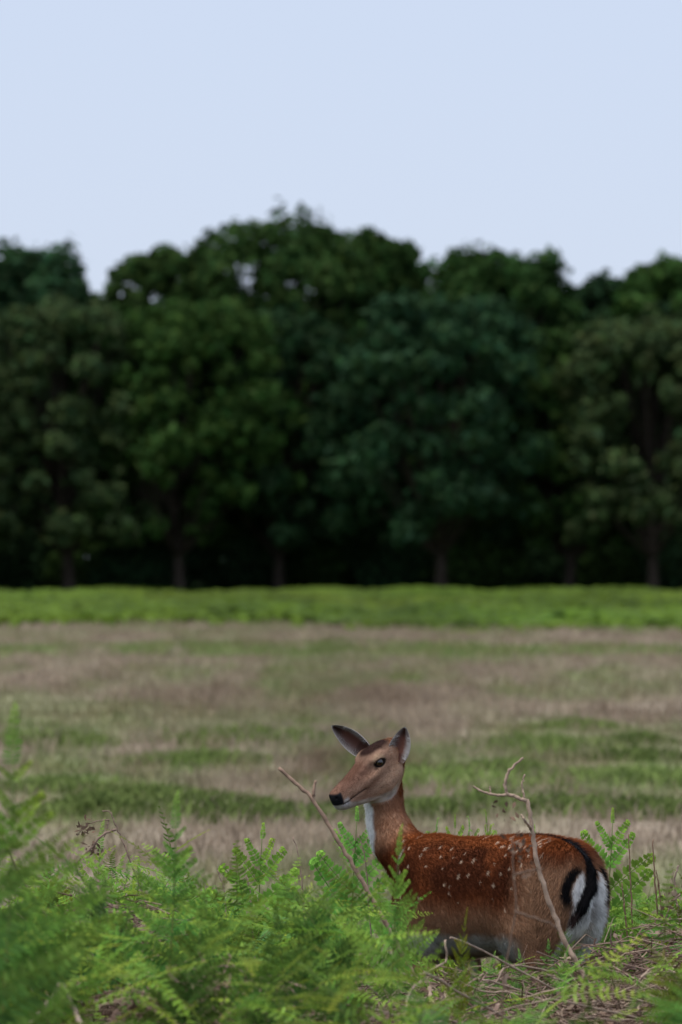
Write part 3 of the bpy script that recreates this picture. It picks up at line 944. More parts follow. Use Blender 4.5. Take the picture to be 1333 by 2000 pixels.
# fur: short strands combed back, coloured like the coat where they root
tri = np.concatenate([BQ[:, [0, 1, 2]], BQ[:, [0, 2, 3]]])
tri = tri[(tri < N_BODY).all(1)]
ar = np.linalg.norm(np.cross(BV[tri[:, 1]] - BV[tri[:, 0]], BV[tri[:, 2]] - BV[tri[:, 0]]), axis=1)
cz = BV[tri[:, 0], 2]
ar = ar * np.where(cz < .40, .25, 1.0) * np.where(cz > .9, 1.6, 1.0)
NF = 150000
pick = rng.choice(len(tri), NF, p=ar / ar.sum())
b1, b2 = rng.random(NF), rng.random(NF); fl = b1 + b2 > 1; b1[fl] = 1 - b1[fl]; b2[fl] = 1 - b2[fl]
t0, t1, t2 = (tri[pick, i] for i in range(3))
mixv = lambda A: A[t0] * (1 - b1 - b2)[:, None] + A[t1] * b1[:, None] + A[t2] * b2[:, None]
P, N = mixv(BV), mixv(np.concatenate([BN, np.zeros((len(BV) - N_BODY, 3))])); N /= np.linalg.norm(N, axis=1, keepdims=True) + 1e-9
K, LN, CB = coat(P, N)
ok = LN > 0
P, N, K, LN, CB = P[ok], N[ok], K[ok], LN[ok], CB[ok]
T = CB - N * (CB * N).sum(1, keepdims=True); T /= np.linalg.norm(T, axis=1, keepdims=True) + 1e-9
T = T + rng.normal(0, .22, T.shape); dirn = T + N * (.30 + .2 * rng.random((len(P), 1))); dirn /= np.linalg.norm(dirn, axis=1, keepdims=True)
side = np.cross(dirn, N); side /= np.linalg.norm(side, axis=1, keepdims=True) + 1e-9
LN = LN * (.6 + .7 * rng.random(len(P)))
wd = np.where(LN < .008, .0007, .0011)[:, None]
FV = np.stack([P - side * wd - N * .001, P + side * wd - N * .001, P + dirn * LN[:, None]], 1)
jit = (.72 + .56 * rng.random((len(P), 1)))
KK = np.repeat((K * jit)[:, None, :], 3, 1); KK[:, 2] *= 1.15
eh = np.array([np.stack([p - .0006 * np.cross(d_, [.3, .5, .8]), p + .0006 * np.cross(d_, [.3, .5, .8]), p + d_ * L_]) for p, d_, L_ in EAR_HAIR])
FV = np.concatenate([FV, eh]); KK = np.concatenate([KK, np.full(eh.shape, .50)])
fur = link('fur', mesh_np('deer_fur', FV.reshape(-1, 3), np.arange(len(FV) * 3).reshape(-1, 3), M_FUR, np.clip(KK, 0, 1).reshape(-1, 3), False), deer)
tag(fur, kind='stuff')


def ball(name, c, r, col, mat, parent, seg=18, axis=None):
    """a slightly flattened globe; col(cos of the angle to axis) gives its colour"""
    V, Kc, F = [], [], []
    ax = np.asarray(axis, float); ax /= np.linalg.norm(ax)
    u = np.cross(ax, [0.1, 0.2, 0.97]); u /= np.linalg.norm(u); w = np.cross(ax, u)
    for i in range(seg + 1):
        th = math.pi * i / seg
        for j in range(seg * 2):
            ph = math.pi * j / seg
            V.append(np.asarray(c) + r * (ax * math.cos(th) + math.sin(th) * (u * math.cos(ph) + w * math.sin(ph)))); Kc.append(col(math.cos(th)))
    m2 = seg * 2
    for i in range(seg):
        for j in range(m2):
            F.append((i * m2 + j, (i + 1) * m2 + j, (i + 1) * m2 + (j + 1) % m2, i * m2 + (j + 1) % m2))
    return link(name, mesh_np(name, V, F, mat, np.array(Kc), True), parent)


for s, e in zip((1, -1), EYES):
    ball('eye', e - HV * s * .0025, .0148, lambda c_: (.004, .003, .003) if c_ > .80 else ((.020, .011, .006) if c_ > .35 else (.008, .005, .004)), M_EYE, deer, axis=HV * s + HU * .25 + HW * .1)

# ------------------------------------------------------------------ bracken: stem + pinnae, every pinna a part
YOUNG = np.array([0.38, 0.49, 0.06]); MID = np.array([0.195, 0.345, 0.045]); DEEP = np.array([0.095, 0.225, 0.050])


def pinna_mesh(seed, curl=0.0, droop=0.15, pairs=14, open_=1.0, young=0.3):
    """one pinna of unit length along +X, blade in XY: a thin rachis with pairs of folded pinnules"""
    g = np.random.default_rng(seed); mb = MB()
    n = 40; s = np.linspace(0, 1, n)
    ang = -droop * s ** 1.5 + curl * np.clip((s - .52) / .48, 0, 1) ** 1.6 * 5.2
    seg = 1 / (n - 1)
    cx = np.concatenate([[0], np.cumsum(np.cos(ang[:-1]) * seg)]); cz = np.concatenate([[0], np.cumsum(np.sin(ang[:-1]) * seg)])
    cy = .02 * np.sin(s * 3 + seed)
    sel = np.linspace(0, n - 1, 9).astype(int)
    rc = MID[None] * (1 - s[sel, None] * .5) + YOUNG[None] * s[sel, None] * .5
    mb.tube(np.stack([cx, cy, cz], 1)[sel], np.linspace(.010, .003, 9), rc * .9, 3, False)
    for i in range(pairs):
        t = .05 + .93 * (i / (pairs - 1)) ** .95
        k = min(n - 2, int(t * (n - 1)))
        p = np.array([cx[k], cy[k], cz[k]]); tx = np.array([math.cos(ang[k]), 0, math.sin(ang[k])]); nz = np.array([-math.sin(ang[k]), 0, math.cos(ang[k])])
        Lp = (.18 if curl < .5 else .30) * (1 - t) ** .75 * (.62 + .38 * min(1, t / .15)) * open_ + .018
        wd = (.024 if curl < .5 else .050) * (1 - .45 * t) * (.75 + .25 * open_)
        for sgn in (1, -1):
            L = Lp * (.85 + .3 * g.random())
            lift = g.normal(-.06, .16) + (1 - open_) * .7 + (curl > 0) * .25 * t
            fwd = .28 + .25 * t + g.normal(0, .08)
            d = np.array([0, sgn, 0]) + tx * fwd + nz * lift; d /= np.linalg.norm(d)
            q = tx - d * (tx @ d); q /= np.linalg.norm(q); up = np.cross(q, d) * sgn
            c = DEEP * (1 - young) + MID * young
            c = c * (1 - t) + (MID * (1 - young) + YOUNG * young) * t
            c = c * (.75 + .5 * g.random())
            fold = -.25 * wd
            # lobed outline: base, two scallops, tip; midrib sunk
            pts = [p + d * L * .02, p + d * L * .30 + q * wd + up * fold, p + d * L * .46 + q * wd * .72 + up * fold, p + d * L * .66 + q * wd * .80 + up * fold, p + d * L,
                   p + d * L * .66 - q * wd * .80 + up * fold, p + d * L * .46 - q * wd * .72 + up * fold, p + d * L * .30 - q * wd + up * fold, p + d * L * .5 + up * .15 * wd]
            tipc = c * 1.0 + YOUNG * .25 * t
            mb.add(np.array(pts), [(8, 0, 1), (8, 1, 2), (8, 2, 3), (8, 3, 4), (8, 4, 5), (8, 5, 6), (8, 6, 7), (8, 7, 0)], np.vstack([np.tile(c, (8, 1)), c * .85]))
    return mb.mesh('pinna', M_FERN, False)


PIN_OPEN = [pinna_mesh(i, 0, .10 + .12 * i, 24, 1.0, .10 + .12 * i) for i in range(4)]
PIN_YOUNG = [pinna_mesh(20 + i, .75 + .15 * i, -.2, 16, .50 - .06 * i, .8) for i in range(3)]
PIN_HALF = [pinna_mesh(30 + i, .22, .05, 22, .85, .45) for i in range(3)]


def recipe(seed, kind):
    """a frond of unit height: stem mesh and a list of (pinna mesh, matrix)"""
    g = np.random.default_rng(seed)
    if kind == 'young':          # straight stalk, few ascending pinnae with rolled tips
        arch, pairs, first, lmax, asc = .10, 5, .46, .44, .88
    elif kind == 'upright':      # half-open frond standing up
        arch, pairs, first, lmax, asc = .35, 11, .40, .29, .62
    else:                        # open frond arching over
        arch, pairs, first, lmax, asc = 1.05, 13, .42, .36, .42
    n = 30; s = np.linspace(0, 1, n)
    a = arch * np.clip((s - .25) / .75, 0, 1) ** 1.3 + .05 * g.normal()
    step = 1.25 / n if kind == 'arching' else 1.03 / n
    sx = np.concatenate([[0], np.cumsum(np.sin(a[:-1]) * step)]); sz = np.concatenate([[0], np.cumsum(np.cos(a[:-1]) * step)])
    sy = .03 * np.sin(s * 2.5 + seed)
    if kind == 'young':          # the tip is still a little crozier
        k = n - 4; th = np.linspace(0, 3.6, 4)
    top = sz.max(); sx, sy, sz = sx / top, sy / top, sz / top
    P = np.stack([sx, sy, sz], 1); P[0, 2] = -.06
    mb = MB()
    col = np.array([.13, .19, .045])[None] * (1 - s[::2, None] * .3) + np.array([.05, .02, .0])[None] * (1 - s[::2, None])
    mb.tube(P[::2], (.0072 * (1 - .82 * s[::2])), col, 5, True)
    stem = mb.mesh('stem', M_STALK)
    items = []
    for i in range(pairs):
        f = first + (1 - first) * (i / pairs) ** .85 * .97
        k = min(n - 2, int(f * (n - 1))); p = P[k]; t = P[k + 1] - P[k - 1]; t = Vector(t).normalized()
        sd_ = Vector((0, 1, 0)); nrm = sd_.cross(t).normalized() * -1
        if nrm.z < 0: nrm = -nrm
        L = lmax * (1 - i / pairs) ** .8 * (.9 + .2 * g.random()) + .03
        if kind == 'young': L = lmax * (.8 if i == 0 else 1 - .75 * i / pairs)
        for sg_ in (1, -1):
            as_ = asc + g.normal(0, .09) + .012 * i
            d = (sd_ * sg_ * math.cos(as_) + t * math.sin(as_) + nrm * g.normal(.0 if kind != 'arching' else -.08, .12)).normalized()
            z = (nrm + sd_ * g.normal(0, .18)); z = (z - d * z.dot(d)).normalized(); y = z.cross(d)
            m = Matrix((d, y, z)).transposed().to_4x4()
            pool = PIN_YOUNG if kind == 'young' or (kind == 'upright' and i > pairs * .55) else (PIN_HALF if kind == 'upright' or i > pairs * .6 else PIN_OPEN)
            me = pool[int(g.integers(len(pool)))]
            items.append((me, Matrix.Translation(Vector(p)) @ m @ Matrix.Scale(L * (.92 + .16 * g.random()), 4)))
    # the end of the frond
    t = Vector(P[-1] - P[-3]).normalized(); z = Vector((1, 0, 0)); z = (z - t * z.dot(t)).normalized()
    m = Matrix((t, z.cross(t), z)).transposed().to_4x4()
    items.append(((PIN_YOUNG if kind == 'young' else PIN_HALF)[seed % 3], Matrix.Translation(Vector(P[-2])) @ m @ Matrix.Scale(.15 if kind != 'young' else .09, 4)))
    return stem, items


RECIPES = {k: [recipe(i * 7 + j, k) for i in range(4)] for j, k in enumerate(('young', 'upright', 'arching'))}
FERNS = []


def fern(x, y, height, kind, yaw, label, group, lean=(0, 0), size=1.0, which=None, tone=None):
    st, items = RECIPES[kind][R.randrange(4) if which is None else which]
    root = link('bracken_fern', None)
    root.location = (x, y, float(ground_z(x, y)))
    root.rotation_euler = (lean[0], lean[1], yaw)
    root.scale = (height * size, height * size, height)
    link('stem', st, root)
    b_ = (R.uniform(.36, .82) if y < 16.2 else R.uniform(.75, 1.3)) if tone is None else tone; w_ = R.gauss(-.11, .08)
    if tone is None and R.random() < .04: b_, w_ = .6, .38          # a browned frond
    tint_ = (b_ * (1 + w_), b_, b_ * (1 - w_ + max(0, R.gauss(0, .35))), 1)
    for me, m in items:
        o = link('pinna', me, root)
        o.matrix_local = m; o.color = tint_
    tag(root, label, 'fern', group)
    FERNS.append(root)
    return root


def fern_px(px, py_top, d, kind, yaw, label, group=None, lean=(0, 0), size=1.0, which=None, tone=None):
    p = at(px, py_top, d)
    return fern(p.x, d, p.z - float(ground_z(p.x, d)), kind, yaw, label, group, lean, size, which, tone)


# the ferns one can pick out
fern_px(-6, 1462, 12.2, 'upright', 1.6, 'tall upright bracken frond rising well above the thicket, farthest ahead of the nose', size=1.1, tone=.9, lean=(0, .03))
fern_px(-95, 1530, 12.0, 'upright', 2.0, 'second upright frond pressed against the tall frond, slightly shorter', size=1.4, tone=.85)
fern_px(-150, 1680, 12.4, 'arching', .4, 'arching bracken frond at the foot of the tall upright frond', size=.9)
fern_px(325, 1600, 14.3, 'upright', 1.5, 'stout dark green frond with stacked leaflets topping the thicket', size=1.0, tone=.95)
fern_px(250, 1655, 14.6, 'arching', 2.9, 'pale flat frond reaching sideways from beside the stout dark frond', size=.9)
fern_px(765, 1655, 14.9, 'upright', 1.2, 'blurred bracken frond whose tip stands before the chest of the doe', size=.8, tone=1.05)
fern_px(665, 1712, 14.6, 'arching', 2.6, 'broad bracken frond spread below the chest of the doe', size=1.0)
fern_px(560, 1722, 14.7, 'arching', .2, 'broad bright frond between the forked dry stalk and the knobbly young fern', size=1.0)
fern_px(520, 1622, 18.6, 'young', 1.45, 'knobbly young fern with rolled tips standing clear against dry meadow', tone=1.2, size=1.0, which=0)
fern_px(700, 1588, 19.4, 'young', 1.75, 'young fern unrolling beside the white throat of the doe', tone=1.2, size=1.0, which=1)
fern_px(180, 1648, 18.0, 'upright', 1.2, 'crisp bright fern beneath the curled dead frond', size=.8)
fern_px(1190, 1592, 19.2, 'young', 1.6, 'tall young fern with rolled tips just behind the tail of the doe', tone=1.05, size=1.0, which=2)
for k, (px, py) in enumerate([(848, 1610), (885, 1603), (928, 1606), (958, 1592)]):
    fern_px(px, py, 19.9 + .2 * k, 'young', .6 + k, 'young fern tip peeping over the back of the doe', 'fern tips over the back of the doe', tone=1.05, size=.6)
fern_px(1048, 1622, 19.8, 'young', 2.0, 'small fern tip just above the croup of the doe', tone=1.05, size=.5)
fern_px(898, 1800, 15.3, 'upright', 1.0, 'bluish blurred frond standing before the belly of the doe', size=.5)
fern_px(1120, 1815, 16.9, 'arching', 2.2, 'broad-leaved green fern at the foot of the long bare branch', size=.7, tone=.55)

for k, (px, py, dd, yw) in enumerate([(880, 1935, 14.3, 2.4), (955, 1955, 14.0, .3), (640, 1955, 13.9, 2.9), (770, 1965, 13.8, .2), (1010, 1975, 13.8, 1.2)]):
    fern_px(px, py, dd, 'arching', yw, 'bright low frond in the foremost litter, below the legs of the doe', 'bright low fronds in the foremost litter', size=1.5, tone=1.0)

for k, (px, py, dd, yw) in enumerate([(955, 1872, 16.7, 1.2), (1012, 1868, 16.6, 2.0), (1068, 1850, 16.8, 1.5), (1100, 1862, 16.5, .8), (905, 1892, 16.4, 1.9)]):
    fern_px(px, py, dd, 'upright', yw, 'small fern at the edge of the litter just before the belly of the doe', 'small ferns before the belly of the doe', size=1.2)

# thicket: cap lines (photo rows) keep the doe as clear as in the photograph
CAP_NEAR = ([-400, -60, 60, 110, 200, 260, 350, 400, 470, 600, 700, 760, 800, 840, 900, 1000, 1060, 1150, 1190, 1240, 1333, 1800],
            [1620, 1640, 1680, 1690, 1660, 1640, 1640, 1700, 1735, 1725, 1735, 1720, 1850, 1930, 1940, 1940, 1900, 1880, 1850, 1810, 1790, 1740])
CAP_MID = ([-400, 0, 130, 250, 350, 440, 600, 690, 760, 820, 1170, 1200, 1260, 1333, 1800],
           [1660, 1670, 1655, 1650, 1690, 1700, 1705, 1735, 1800, 1880, 1860, 1730, 1690, 1672, 1660])
GROUPS = {'nose': ('bracken fern in the thicket ahead of the doe', 'bracken thicket ahead of the doe'),
          'front': ('bracken fern in the old litter before the legs of the doe', 'ferns before the legs of the doe'),
          'tail': ('bracken fern in the growth behind the tail of the doe', 'bracken growth behind the tail of the doe'),
          'beyond': ('bracken fern growing on the far side of the doe', 'ferns on the far side of the doe')}


def on_deer(x, y):
    q = to_local((x, y, 0)); return abs(q[1]) < .24 and -.62 < q[0] < .55


tries = 0; placed = 0
while placed < 205 and tries < 6000:
    tries += 1
    d = R.uniform(12.6, 20.6)
    px = R.uniform(-330, 1660)
    x = (px - 666.5) * d / F_PX
    if on_deer(x, d) or (d < 13.5 and -20 < px < 330): continue
    far = d > 18.2
    if d < 17.2:
        cap = max(np.interp(px + k_, *CAP_NEAR) for k_ in (-60, 0, 75)) + (17.2 - d) * 4
        # the litter bank is left open in front of the doe and to the tail side
        if 800 < px < 1400 and R.random() < .62: continue
        if 100 < px < 300 and d < 17.4 and R.random() < .7: continue
        if -50 < px < 780 and d < 14.5 and R.random() < .6: continue
        if px < 800 and d > 16 and R.random() < .25: continue
    else:
        cap = np.interp(px, *CAP_MID)
        if d < 18.6 and 1080 < px < 1330: cap = max(cap, 1875 - max(0, px - 1250) * 1.6)
        if far and 600 < px < 1200: cap = max(cap, 1730) if px < 800 else 1680
    top = cap + abs(R.gauss(0, 1)) * 70 + R.uniform(0, 45)
    z = CAM_H - (top - HORIZON) * d / F_PX
    h = z - float(ground_z(x, d))
    if h < .22 or h > 1.25: continue
    if h < .3 and R.random() < .4: continue
    kind = R.choices(('young', 'upright', 'arching'), (3, 3, 4) if d > 17 else (1, 3, 6))[0]
    g = 'nose' if px < 780 else ('front' if d < 17.6 and px < 1180 else ('tail' if px > 1150 else 'beyond'))
    lab, grp = GROUPS[g]
    look = {'young': 'young rolled-tip', 'upright': 'upright half-open', 'arching': 'wide arching'}[kind]
    size_ = 'tall ' if h > .75 else ('low ' if h < .45 else '')
    lab = size_ + look + ' ' + lab; grp = size_ + look + ' ' + grp
    fern(x, d, h * 1.0, kind, R.uniform(0, 6.28), lab, grp, (R.gauss(0, .08), R.gauss(0, .08)), min(1.25, .55 / h + .45))
    placed += 1

# ground layer of small bracken leaves and seedlings between the stalks
n = 2600
d = 12.4 + 8.4 * rng.random(n); px = -350 + 2050 * rng.random(n)
x = (px - 666.5) * d / F_PX
dens = np.where((px > 800) & (px < 1420) & (d < 17.4), .16, 1.0) * np.where(fbm(x * 1.3, d * 1.3, 60) > .42, 1, .25)
ok = rng.random(n) < dens
ok &= np.array([not on_deer(a, b) for a, b in zip(x, d)])
x, d, px = x[ok], d[ok], px[ok]; n = len(x)
z0 = ground_z(x, d); zc = CAM_H - (np.where(d < 17.2, np.interp(px, *CAP_NEAR), np.interp(px, *CAP_MID)) + 40 - HORIZON) * d / F_PX
zt = np.minimum(z0 + .12 + .42 * rng.random(n), zc)
ok = zt > z0 + .08; x, d, z0, zt = x[ok], d[ok], z0[ok], zt[ok]; n = len(x)
LM = pinna_mesh(77, 0, .3, 11, 1.0, .3); lv = np.empty(len(LM.vertices) * 3, np.float32); LM.vertices.foreach_get('co', lv); lv = lv.reshape(-1, 3)
lf = np.empty(len(LM.loops), np.int32); LM.loops.foreach_get('vertex_index', lf); lf = lf.reshape(-1, 3)
lc = np.empty(len(LM.vertices) * 4, np.float32); LM.attributes['col'].data.foreach_get('color', lc); lc = lc.reshape(-1, 4)[:, :3]
VV, FF, KK2 = [], [], []
for i in range(n):
    L = .10 + .14 * rng.random(); q = Quaternion((0, 0, 1), rng.random() * 6.28) @ Quaternion((0, 1, 0), rng.normal(-.1, .45)) @ Quaternion((1, 0, 0), rng.normal(0, .5))
    m = np.array(q.to_matrix())
    VV.append(lv @ m.T * L + np.array([x[i], d[i], zt[i]])); FF.append(lf + i * len(lv)); KK2.append(lc * (.6 + .8 * rng.random()) * np.array([1 + rng.normal(0, .15), 1, 1]))
fl_ = link('bracken_undergrowth', mesh_np('bracken_undergrowth', np.concatenate(VV), np.concatenate(FF), M_FERN, np.clip(np.concatenate(KK2), 0, 1)))
tag(fl_, 'mass of small bracken leaves low between the fern stalks', 'bracken', kind='stuff')

# ------------------------------------------------------------------ last year's bracken: litter, dry stalks, dead fronds
STRAW = np.array([0.37, 0.275, 0.205]); UMBER = np.array([0.16, 0.105, 0.075]); ROSE = np.array([0.30, 0.205, 0.165])
n = 20000
d = 12.3 + 8.6 * rng.random(n); x = (rng.random(n) * 2 - 1) * (.10 * d + .1)
HEAPS = [(205, 16.6, .30, .55, .33), (60, 15.6, .28, .5, .20), (1290, 17.0, .30, .5, .20), (1180, 16.4, .5, .6, .08), (600, 14.3, .4, .4, .16), (330, 14.2, .35, .4, .16)]   # old fronds heaped up: photo column, distance, half sizes, height
hsel = rng.random(n) < .38
hk = rng.integers(len(HEAPS), size=n); HP = np.array(HEAPS)
d = np.where(hsel, HP[hk, 1] + rng.normal(0, .45, n) * HP[hk, 3], d)
x = np.where(hsel, (HP[hk, 0] - 666.5) * HP[hk, 1] / F_PX + rng.normal(0, .8, n) * HP[hk, 2], x)
clump = fbm(x * 1.6, d * 1.6, 70)
z0 = ground_z(x, d)
hgt = np.where(d < 17.6, .15, .07) * smooth(.25, .7, clump) * rng.random(n) ** .7
for (hp, hd, ha, hb_, hh_) in HEAPS:
    hgt = hgt + hh_ * np.exp(-((x - (hp - 666.5) * hd / F_PX) / ha) ** 2 - ((d - hd) / hb_) ** 2) * rng.random(n) ** .5
mb = MB()
for i in range(n):
    a = rng.random() * 6.28; el = rng.normal(0, .20)
    c = (STRAW if rng.random() < .45 else (ROSE if rng.random() < .6 else UMBER)) * (.65 + .6 * rng.random())
    p = np.array([x[i], d[i], z0[i] + hgt[i] + .004])
    if rng.random() < .45:
        L = .07 + .32 * rng.random() ** 1.5; dv = np.array([math.cos(a) * math.cos(el), math.sin(a) * math.cos(el), math.sin(el)])
        bow = rng.normal(0, .12, 3) * L
        mb.tube(np.stack([p - dv * L / 2, p + bow, p + dv * L / 2 + bow * .3]), [.0027, .0022, .0012], c, 3, False)
    else:                                    # crumpled scrap of a dead frond
        k = 5; L = .02 + .04 * rng.random(); w = .004 + .007 * rng.random()
        t = np.linspace(0, 1, k); cu = rng.normal(0, 2.2)
        ax = np.stack([np.sin(cu * t) * L / max(.5, abs(cu)), t * L * .7, (1 - np.cos(cu * t)) * L / max(.5, abs(cu))], 1)
        ra = Quaternion((0, 0, 1), a) @ Quaternion((1, 0, 0), rng.normal(0, .8)); m = np.array(ra.to_matrix())
        wv = np.array([1, 0, .3]) * w
        V = np.concatenate([ax - wv * (1 - .6 * t[:, None]), ax + wv * (1 - .6 * t[:, None])]) @ m.T + p
        F = [q for j in range(k - 1) for q in ((j, j + 1, j + k + 1), (j, j + k + 1, j + k))]
        mb.add(V, F, c)
lit = link('bracken_litter', mb.mesh('bracken_litter', M_DEAD, False))
tag(lit, "tangle of last year's dead brown bracken covering the bank", 'litter', kind='stuff')


def stalk(parts, label, group=None, name='dry_stalk', col=STRAW, scraps=()):
    """a dry stalk drawn through photo points at a stated distance; parts = [(points (px, py, d), radius0, radius1)]; the first is the main stem"""
    base = None; root = None
    for k, (pts, r0, r1) in enumerate(parts):
        W = np.array([list(at(*p)) for p in pts])
        if k == 0:
            if W[-1, 2] > ground_z(W[-1, 0], W[-1, 1]) + .01:      # let the main stem run on into the litter
                t = W[-1] - W[-2]; t = t / np.linalg.norm(t); t[2] = min(t[2], -.25)
                need = (W[-1, 2] - float(ground_z(W[-1, 0], W[-1, 1])) + .02) / -t[2]
                W = np.vstack([W, W[-1] + t * need])
            base = W[-1].copy(); root = link(name, None); root.location = base
        S = spline(W, max(8, 5 * len(W))) - base
        S = S + rng.normal(0, .0012, S.shape)
        mb = MB(); rad = np.linspace(r1, r0, len(S)); rad *= 1 + .10 * np.sin(np.arange(len(S)) * 1.9)
        cc = np.asarray(col)[None] * (.8 + .4 * rng.random((len(S), 1)))
        mb.tube(S, rad, cc, 7)
        link('stem' if k == 0 else 'branch', mb.mesh('stalk', M_WOODY), root)
    for (px, py, dd, r, num) in scraps:      # dead leaf shreds still hanging on it
        c = at(px, py, dd); mb = MB()
        for _ in range(num):
            p = np.array(list(c)) - base + rng.normal(0, r, 3) * np.array([1, .6, 1.2])
            dv = rng.normal(0, 1, 3); dv /= np.linalg.norm(dv); e = np.cross(dv, rng.normal(0, 1, 3)); e /= np.linalg.norm(e)
            L = .007 + .011 * rng.random()
            mb.add(np.stack([p, p + dv * L + e * L * .4, p + dv * L * 1.6, p + dv * L - e * L * .4]), [(0, 1, 2), (0, 2, 3)], UMBER * (.8 + .7 * rng.random()))
        q = link('dead_leaf', mb.mesh('dead_leaf', M_DEAD, False), root); q['kind'] = 'stuff'
    tag(root, label, 'stalk', group)
    return root


D1, D2 = 16.9, 16.6
stalk([([(545, 1500, D1), (580, 1532, D1), (612, 1563, D1), (650, 1625, D1), (690, 1690, D1), (716, 1735, D1), (752, 1800, D1), (795, 1880, D1)], .0078, .0055),
       ([(617, 1524, D1), (614, 1545, D1), (612, 1563, D1)], .0055, .004)],
      'forked dry stalk slanting up in front of the nose of the doe', col=(.33, .22, .16))
stalk([([(1030, 1563, D2), (1037, 1600, D2), (1044, 1650, D2), (1056, 1710, D2), (1078, 1775, D2), (1104, 1838, D2), (1132, 1890, D2), (1158, 1940, D2)], .0085, .0062),
       ([(1022, 1480, D2), (1000, 1500, D2), (988, 1522, D2), (990, 1548, D2), (1008, 1556, D2), (1030, 1565, D2)], .0062, .0035),
       ([(922, 1535, D2), (945, 1547, D2), (968, 1553, D2), (992, 1552, D2)], .0045, .003),
       ([(1026, 1513, D2), (1020, 1533, D2), (1026, 1558, D2)], .0035, .0025),
       ([(1018, 1592, D2 - .1), (1026, 1604, D2 - .1), (1037, 1618, D2)], .0045, .003),
       ([(957, 1537, D2), (958, 1546, D2), (960, 1551, D2)], .003, .002)],
      'long bare branch with a forked, hooked top crossing the rump of the doe', col=(.40, .29, .215),
      scraps=[(985, 1585, D2 - .5, .016, 14), (1012, 1648, D2 - .8, .018, 20)])
D3 = 13.9
stalk([([(1000, 1640, D3), (1003, 1700, D3), (1008, 1760, D3), (1000, 1830, D3), (985, 1900, D3), (982, 1960, D3)], .0026, .0016),
       ([(1060, 1697, D3), (1030, 1703, D3), (1005, 1708, D3)], .003, .002),
       ([(1090, 1812, D3), (1050, 1795, D3), (1006, 1780, D3)], .003, .002)],
      'thin blurred twig with side shoots before the hind flank of the doe', col=UMBER * 1.2, scraps=[(1015, 1652, D3, .014, 10), (1040, 1700, D3, .010, 6)])
stalk([([(122, 1917, 13.4), (105, 1945, 13.4), (80, 1975, 13.4), (45, 2020, 13.4)], .0068, .0062), ([(122, 1917, 13.4), (135, 1950, 13.4), (152, 1985, 13.4), (165, 2020, 13.3)], .006, .005)],
      'pale snapped stalk bent double like an inverted V in the litter', col=(.38, .29, .23))
stalk([([(200, 1585, 17.6), (215, 1586, 17.6), (222, 1602, 17.6), (232, 1625, 17.6), (245, 1655, 17.6), (262, 1700, 17.6)], .003, .0018),
       ([(150, 1632, 17.6), (172, 1610, 17.6), (195, 1603, 17.6), (214, 1601, 17.6)], .002, .0012), ([(205, 1635, 17.6), (209, 1618, 17.6), (213, 1602, 17.6)], .002, .0015), ([(145, 1690, 17.6), (175, 1660, 17.6), (200, 1632, 17.6), (228, 1620, 17.6)], .004, .003)],
      'curled dead frond with shrivelled side sprays above bright fern', col=(.26, .18, .14), scraps=[(170, 1618, 17.6, .010, 14), (185, 1660, 17.6, .014, 22), (160, 1615, 17.6, .008, 8)])
stalk([([(0, 1625, 16.2), (12, 1650, 16.2), (30, 1690, 16.2), (60, 1745, 16.2), (100, 1800, 16.2)], .0042, .003)], 'brown jointed stalk slanting beneath the tall upright frond', col=UMBER * 1.3)
stalk([([(1326, 1690, 18.2), (1318, 1720, 18.2), (1322, 1760, 18.2), (1330, 1810, 18.2)], .005, .003), ([(1330, 1745, 18.2), (1312, 1765, 18.2), (1300, 1800, 18.2), (1292, 1850, 18.2)], .004, .003), ([(1316, 1700, 18.2), (1312, 1730, 18.2), (1318, 1752, 18.2)], .003, .002)],
      'pale twisted dead frond in the growth well behind the tail', col=(.33, .24, .19), scraps=[(1315, 1760, 18.2, .02, 30), (1300, 1790, 18.2, .025, 26)])
for k, (px, py, yb) in enumerate([(1228, 1630, 1800), (1275, 1640, 1760), (1215, 1725, 1800), (1283, 1700, 1760)]):
    stalk([([(px, py, 18.9), (px + 4, (py + yb) / 2, 18.9), (px + 8, yb, 18.9)], .0035, .0018)], 'thin upright brown stalk among the ferns behind the tail', 'upright brown stalks behind the tail', col=(.20, .12, .08))
for k, (px, py, dd) in enumerate([(700, 1540 + 90, 18.9), (572, 1635, 18.8), (474, 1690, 18.6), (425, 1700, 18.4)]):
    stalk([([(px, py, dd), (px + 12, py + 35, dd), (px + 18, py + 90, dd), (px + 22, py + 150, dd)], .003, .0015)], 'thin dead stalk sticking up between the young ferns', 'thin dead stalks between young ferns', col=ROSE)

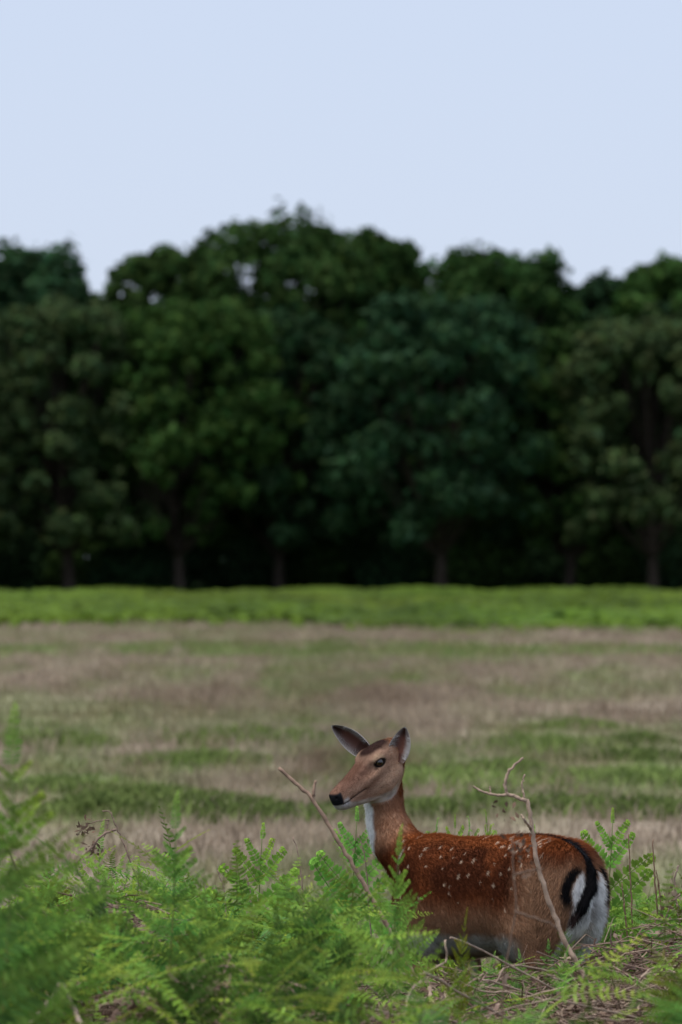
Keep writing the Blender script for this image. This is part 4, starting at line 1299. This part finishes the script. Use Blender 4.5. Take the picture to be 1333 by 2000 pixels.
# dry stalks lying over the bank
LYING = [([(735, 1868), (800, 1905), (870, 1880), (905, 1840)], 15.6), ([(790, 1985), (800, 1940), (830, 1912), (860, 1915)], 14.6), ([(905, 1880), (930, 1910), (985, 1925)], 16.2),
         ([(900, 1925), (1000, 1912), (1100, 1905), (1210, 1912)], 16.6), ([(1000, 1955), (1120, 1925), (1240, 1912), (1340, 1890)], 16.4), ([(1120, 1985), (1200, 1992), (1345, 2005)], 15.4),
         ([(1060, 1900), (1130, 1930), (1200, 1975)], 16.0), ([(1196, 1905), (1205, 1945), (1222, 1990)], 15.9), ([(1150, 1960), (1230, 1930), (1333, 1902)], 16.2), ([(850, 1960), (960, 1925), (1040, 1890)], 16.4),
         ([(1085, 1950), (1180, 1940), (1290, 1965)], 15.6), ([(260, 1840), (215, 1880), (150, 1925)], 15.2), ([(150, 1860), (210, 1895), (290, 1905)], 15.6), ([(290, 1900), (340, 1930), (420, 1985)], 14.6),
         ([(610, 1890), (660, 1930), (700, 1975)], 15.0), ([(440, 1975), (520, 1955), (600, 1935)], 14.6), ([(700, 1905), (760, 1960), (850, 1985)], 15.2), ([(1240, 1935), (1290, 1895), (1350, 1870)], 16.8),
         ([(930, 1990), (1040, 1960), (1150, 1965)], 15.2), ([(20, 1900), (60, 1935), (90, 1990)], 14.0), ([(180, 1960), (250, 1940), (320, 1950)], 14.2), ([(860, 1895), (940, 1935), (1030, 1945)], 16.2)]
for pts, dd in LYING:
    stalk([([(p[0], p[1], dd + .12 * (i - 1)) for i, p in enumerate(pts)], .0036, .0022)], "dry stalk of last year's bracken lying over the bank", 'dry stalks lying over the bank', name='fallen_stalk', col=STRAW * R.uniform(.8, 1.25))

# thin green grass among the ferns behind the tail and along the bank
n = 5200
d = 17.9 + 3.2 * rng.random(n); px = np.where(rng.random(n) < .6, 1130 + 450 * rng.random(n), -250 + 1900 * rng.random(n)); x = (px - 666.5) * d / F_PX
ok = np.array([not on_deer(a, b) for a, b in zip(x, d)]); x, d = x[ok], d[ok]; n = len(x)
gc = np.where(rng.random((n, 1)) < .7, np.array([[.09, .16, .035]]), np.array([[.22, .18, .10]])) * (.7 + .6 * rng.random((n, 1)))
V, F, K = blades(x, d, ground_z(x, d) - .01, .12 + .26 * rng.random(n), .0018 + .0012 * rng.random(n), .2 + .5 * rng.random(n), gc, gc * 1.2)
gr = link('rough_grass', mesh_np('rough_grass', V, F, M_GRASS, K))
tag(gr, 'thin green grass between the ferns around the doe', 'grass', kind='stuff')
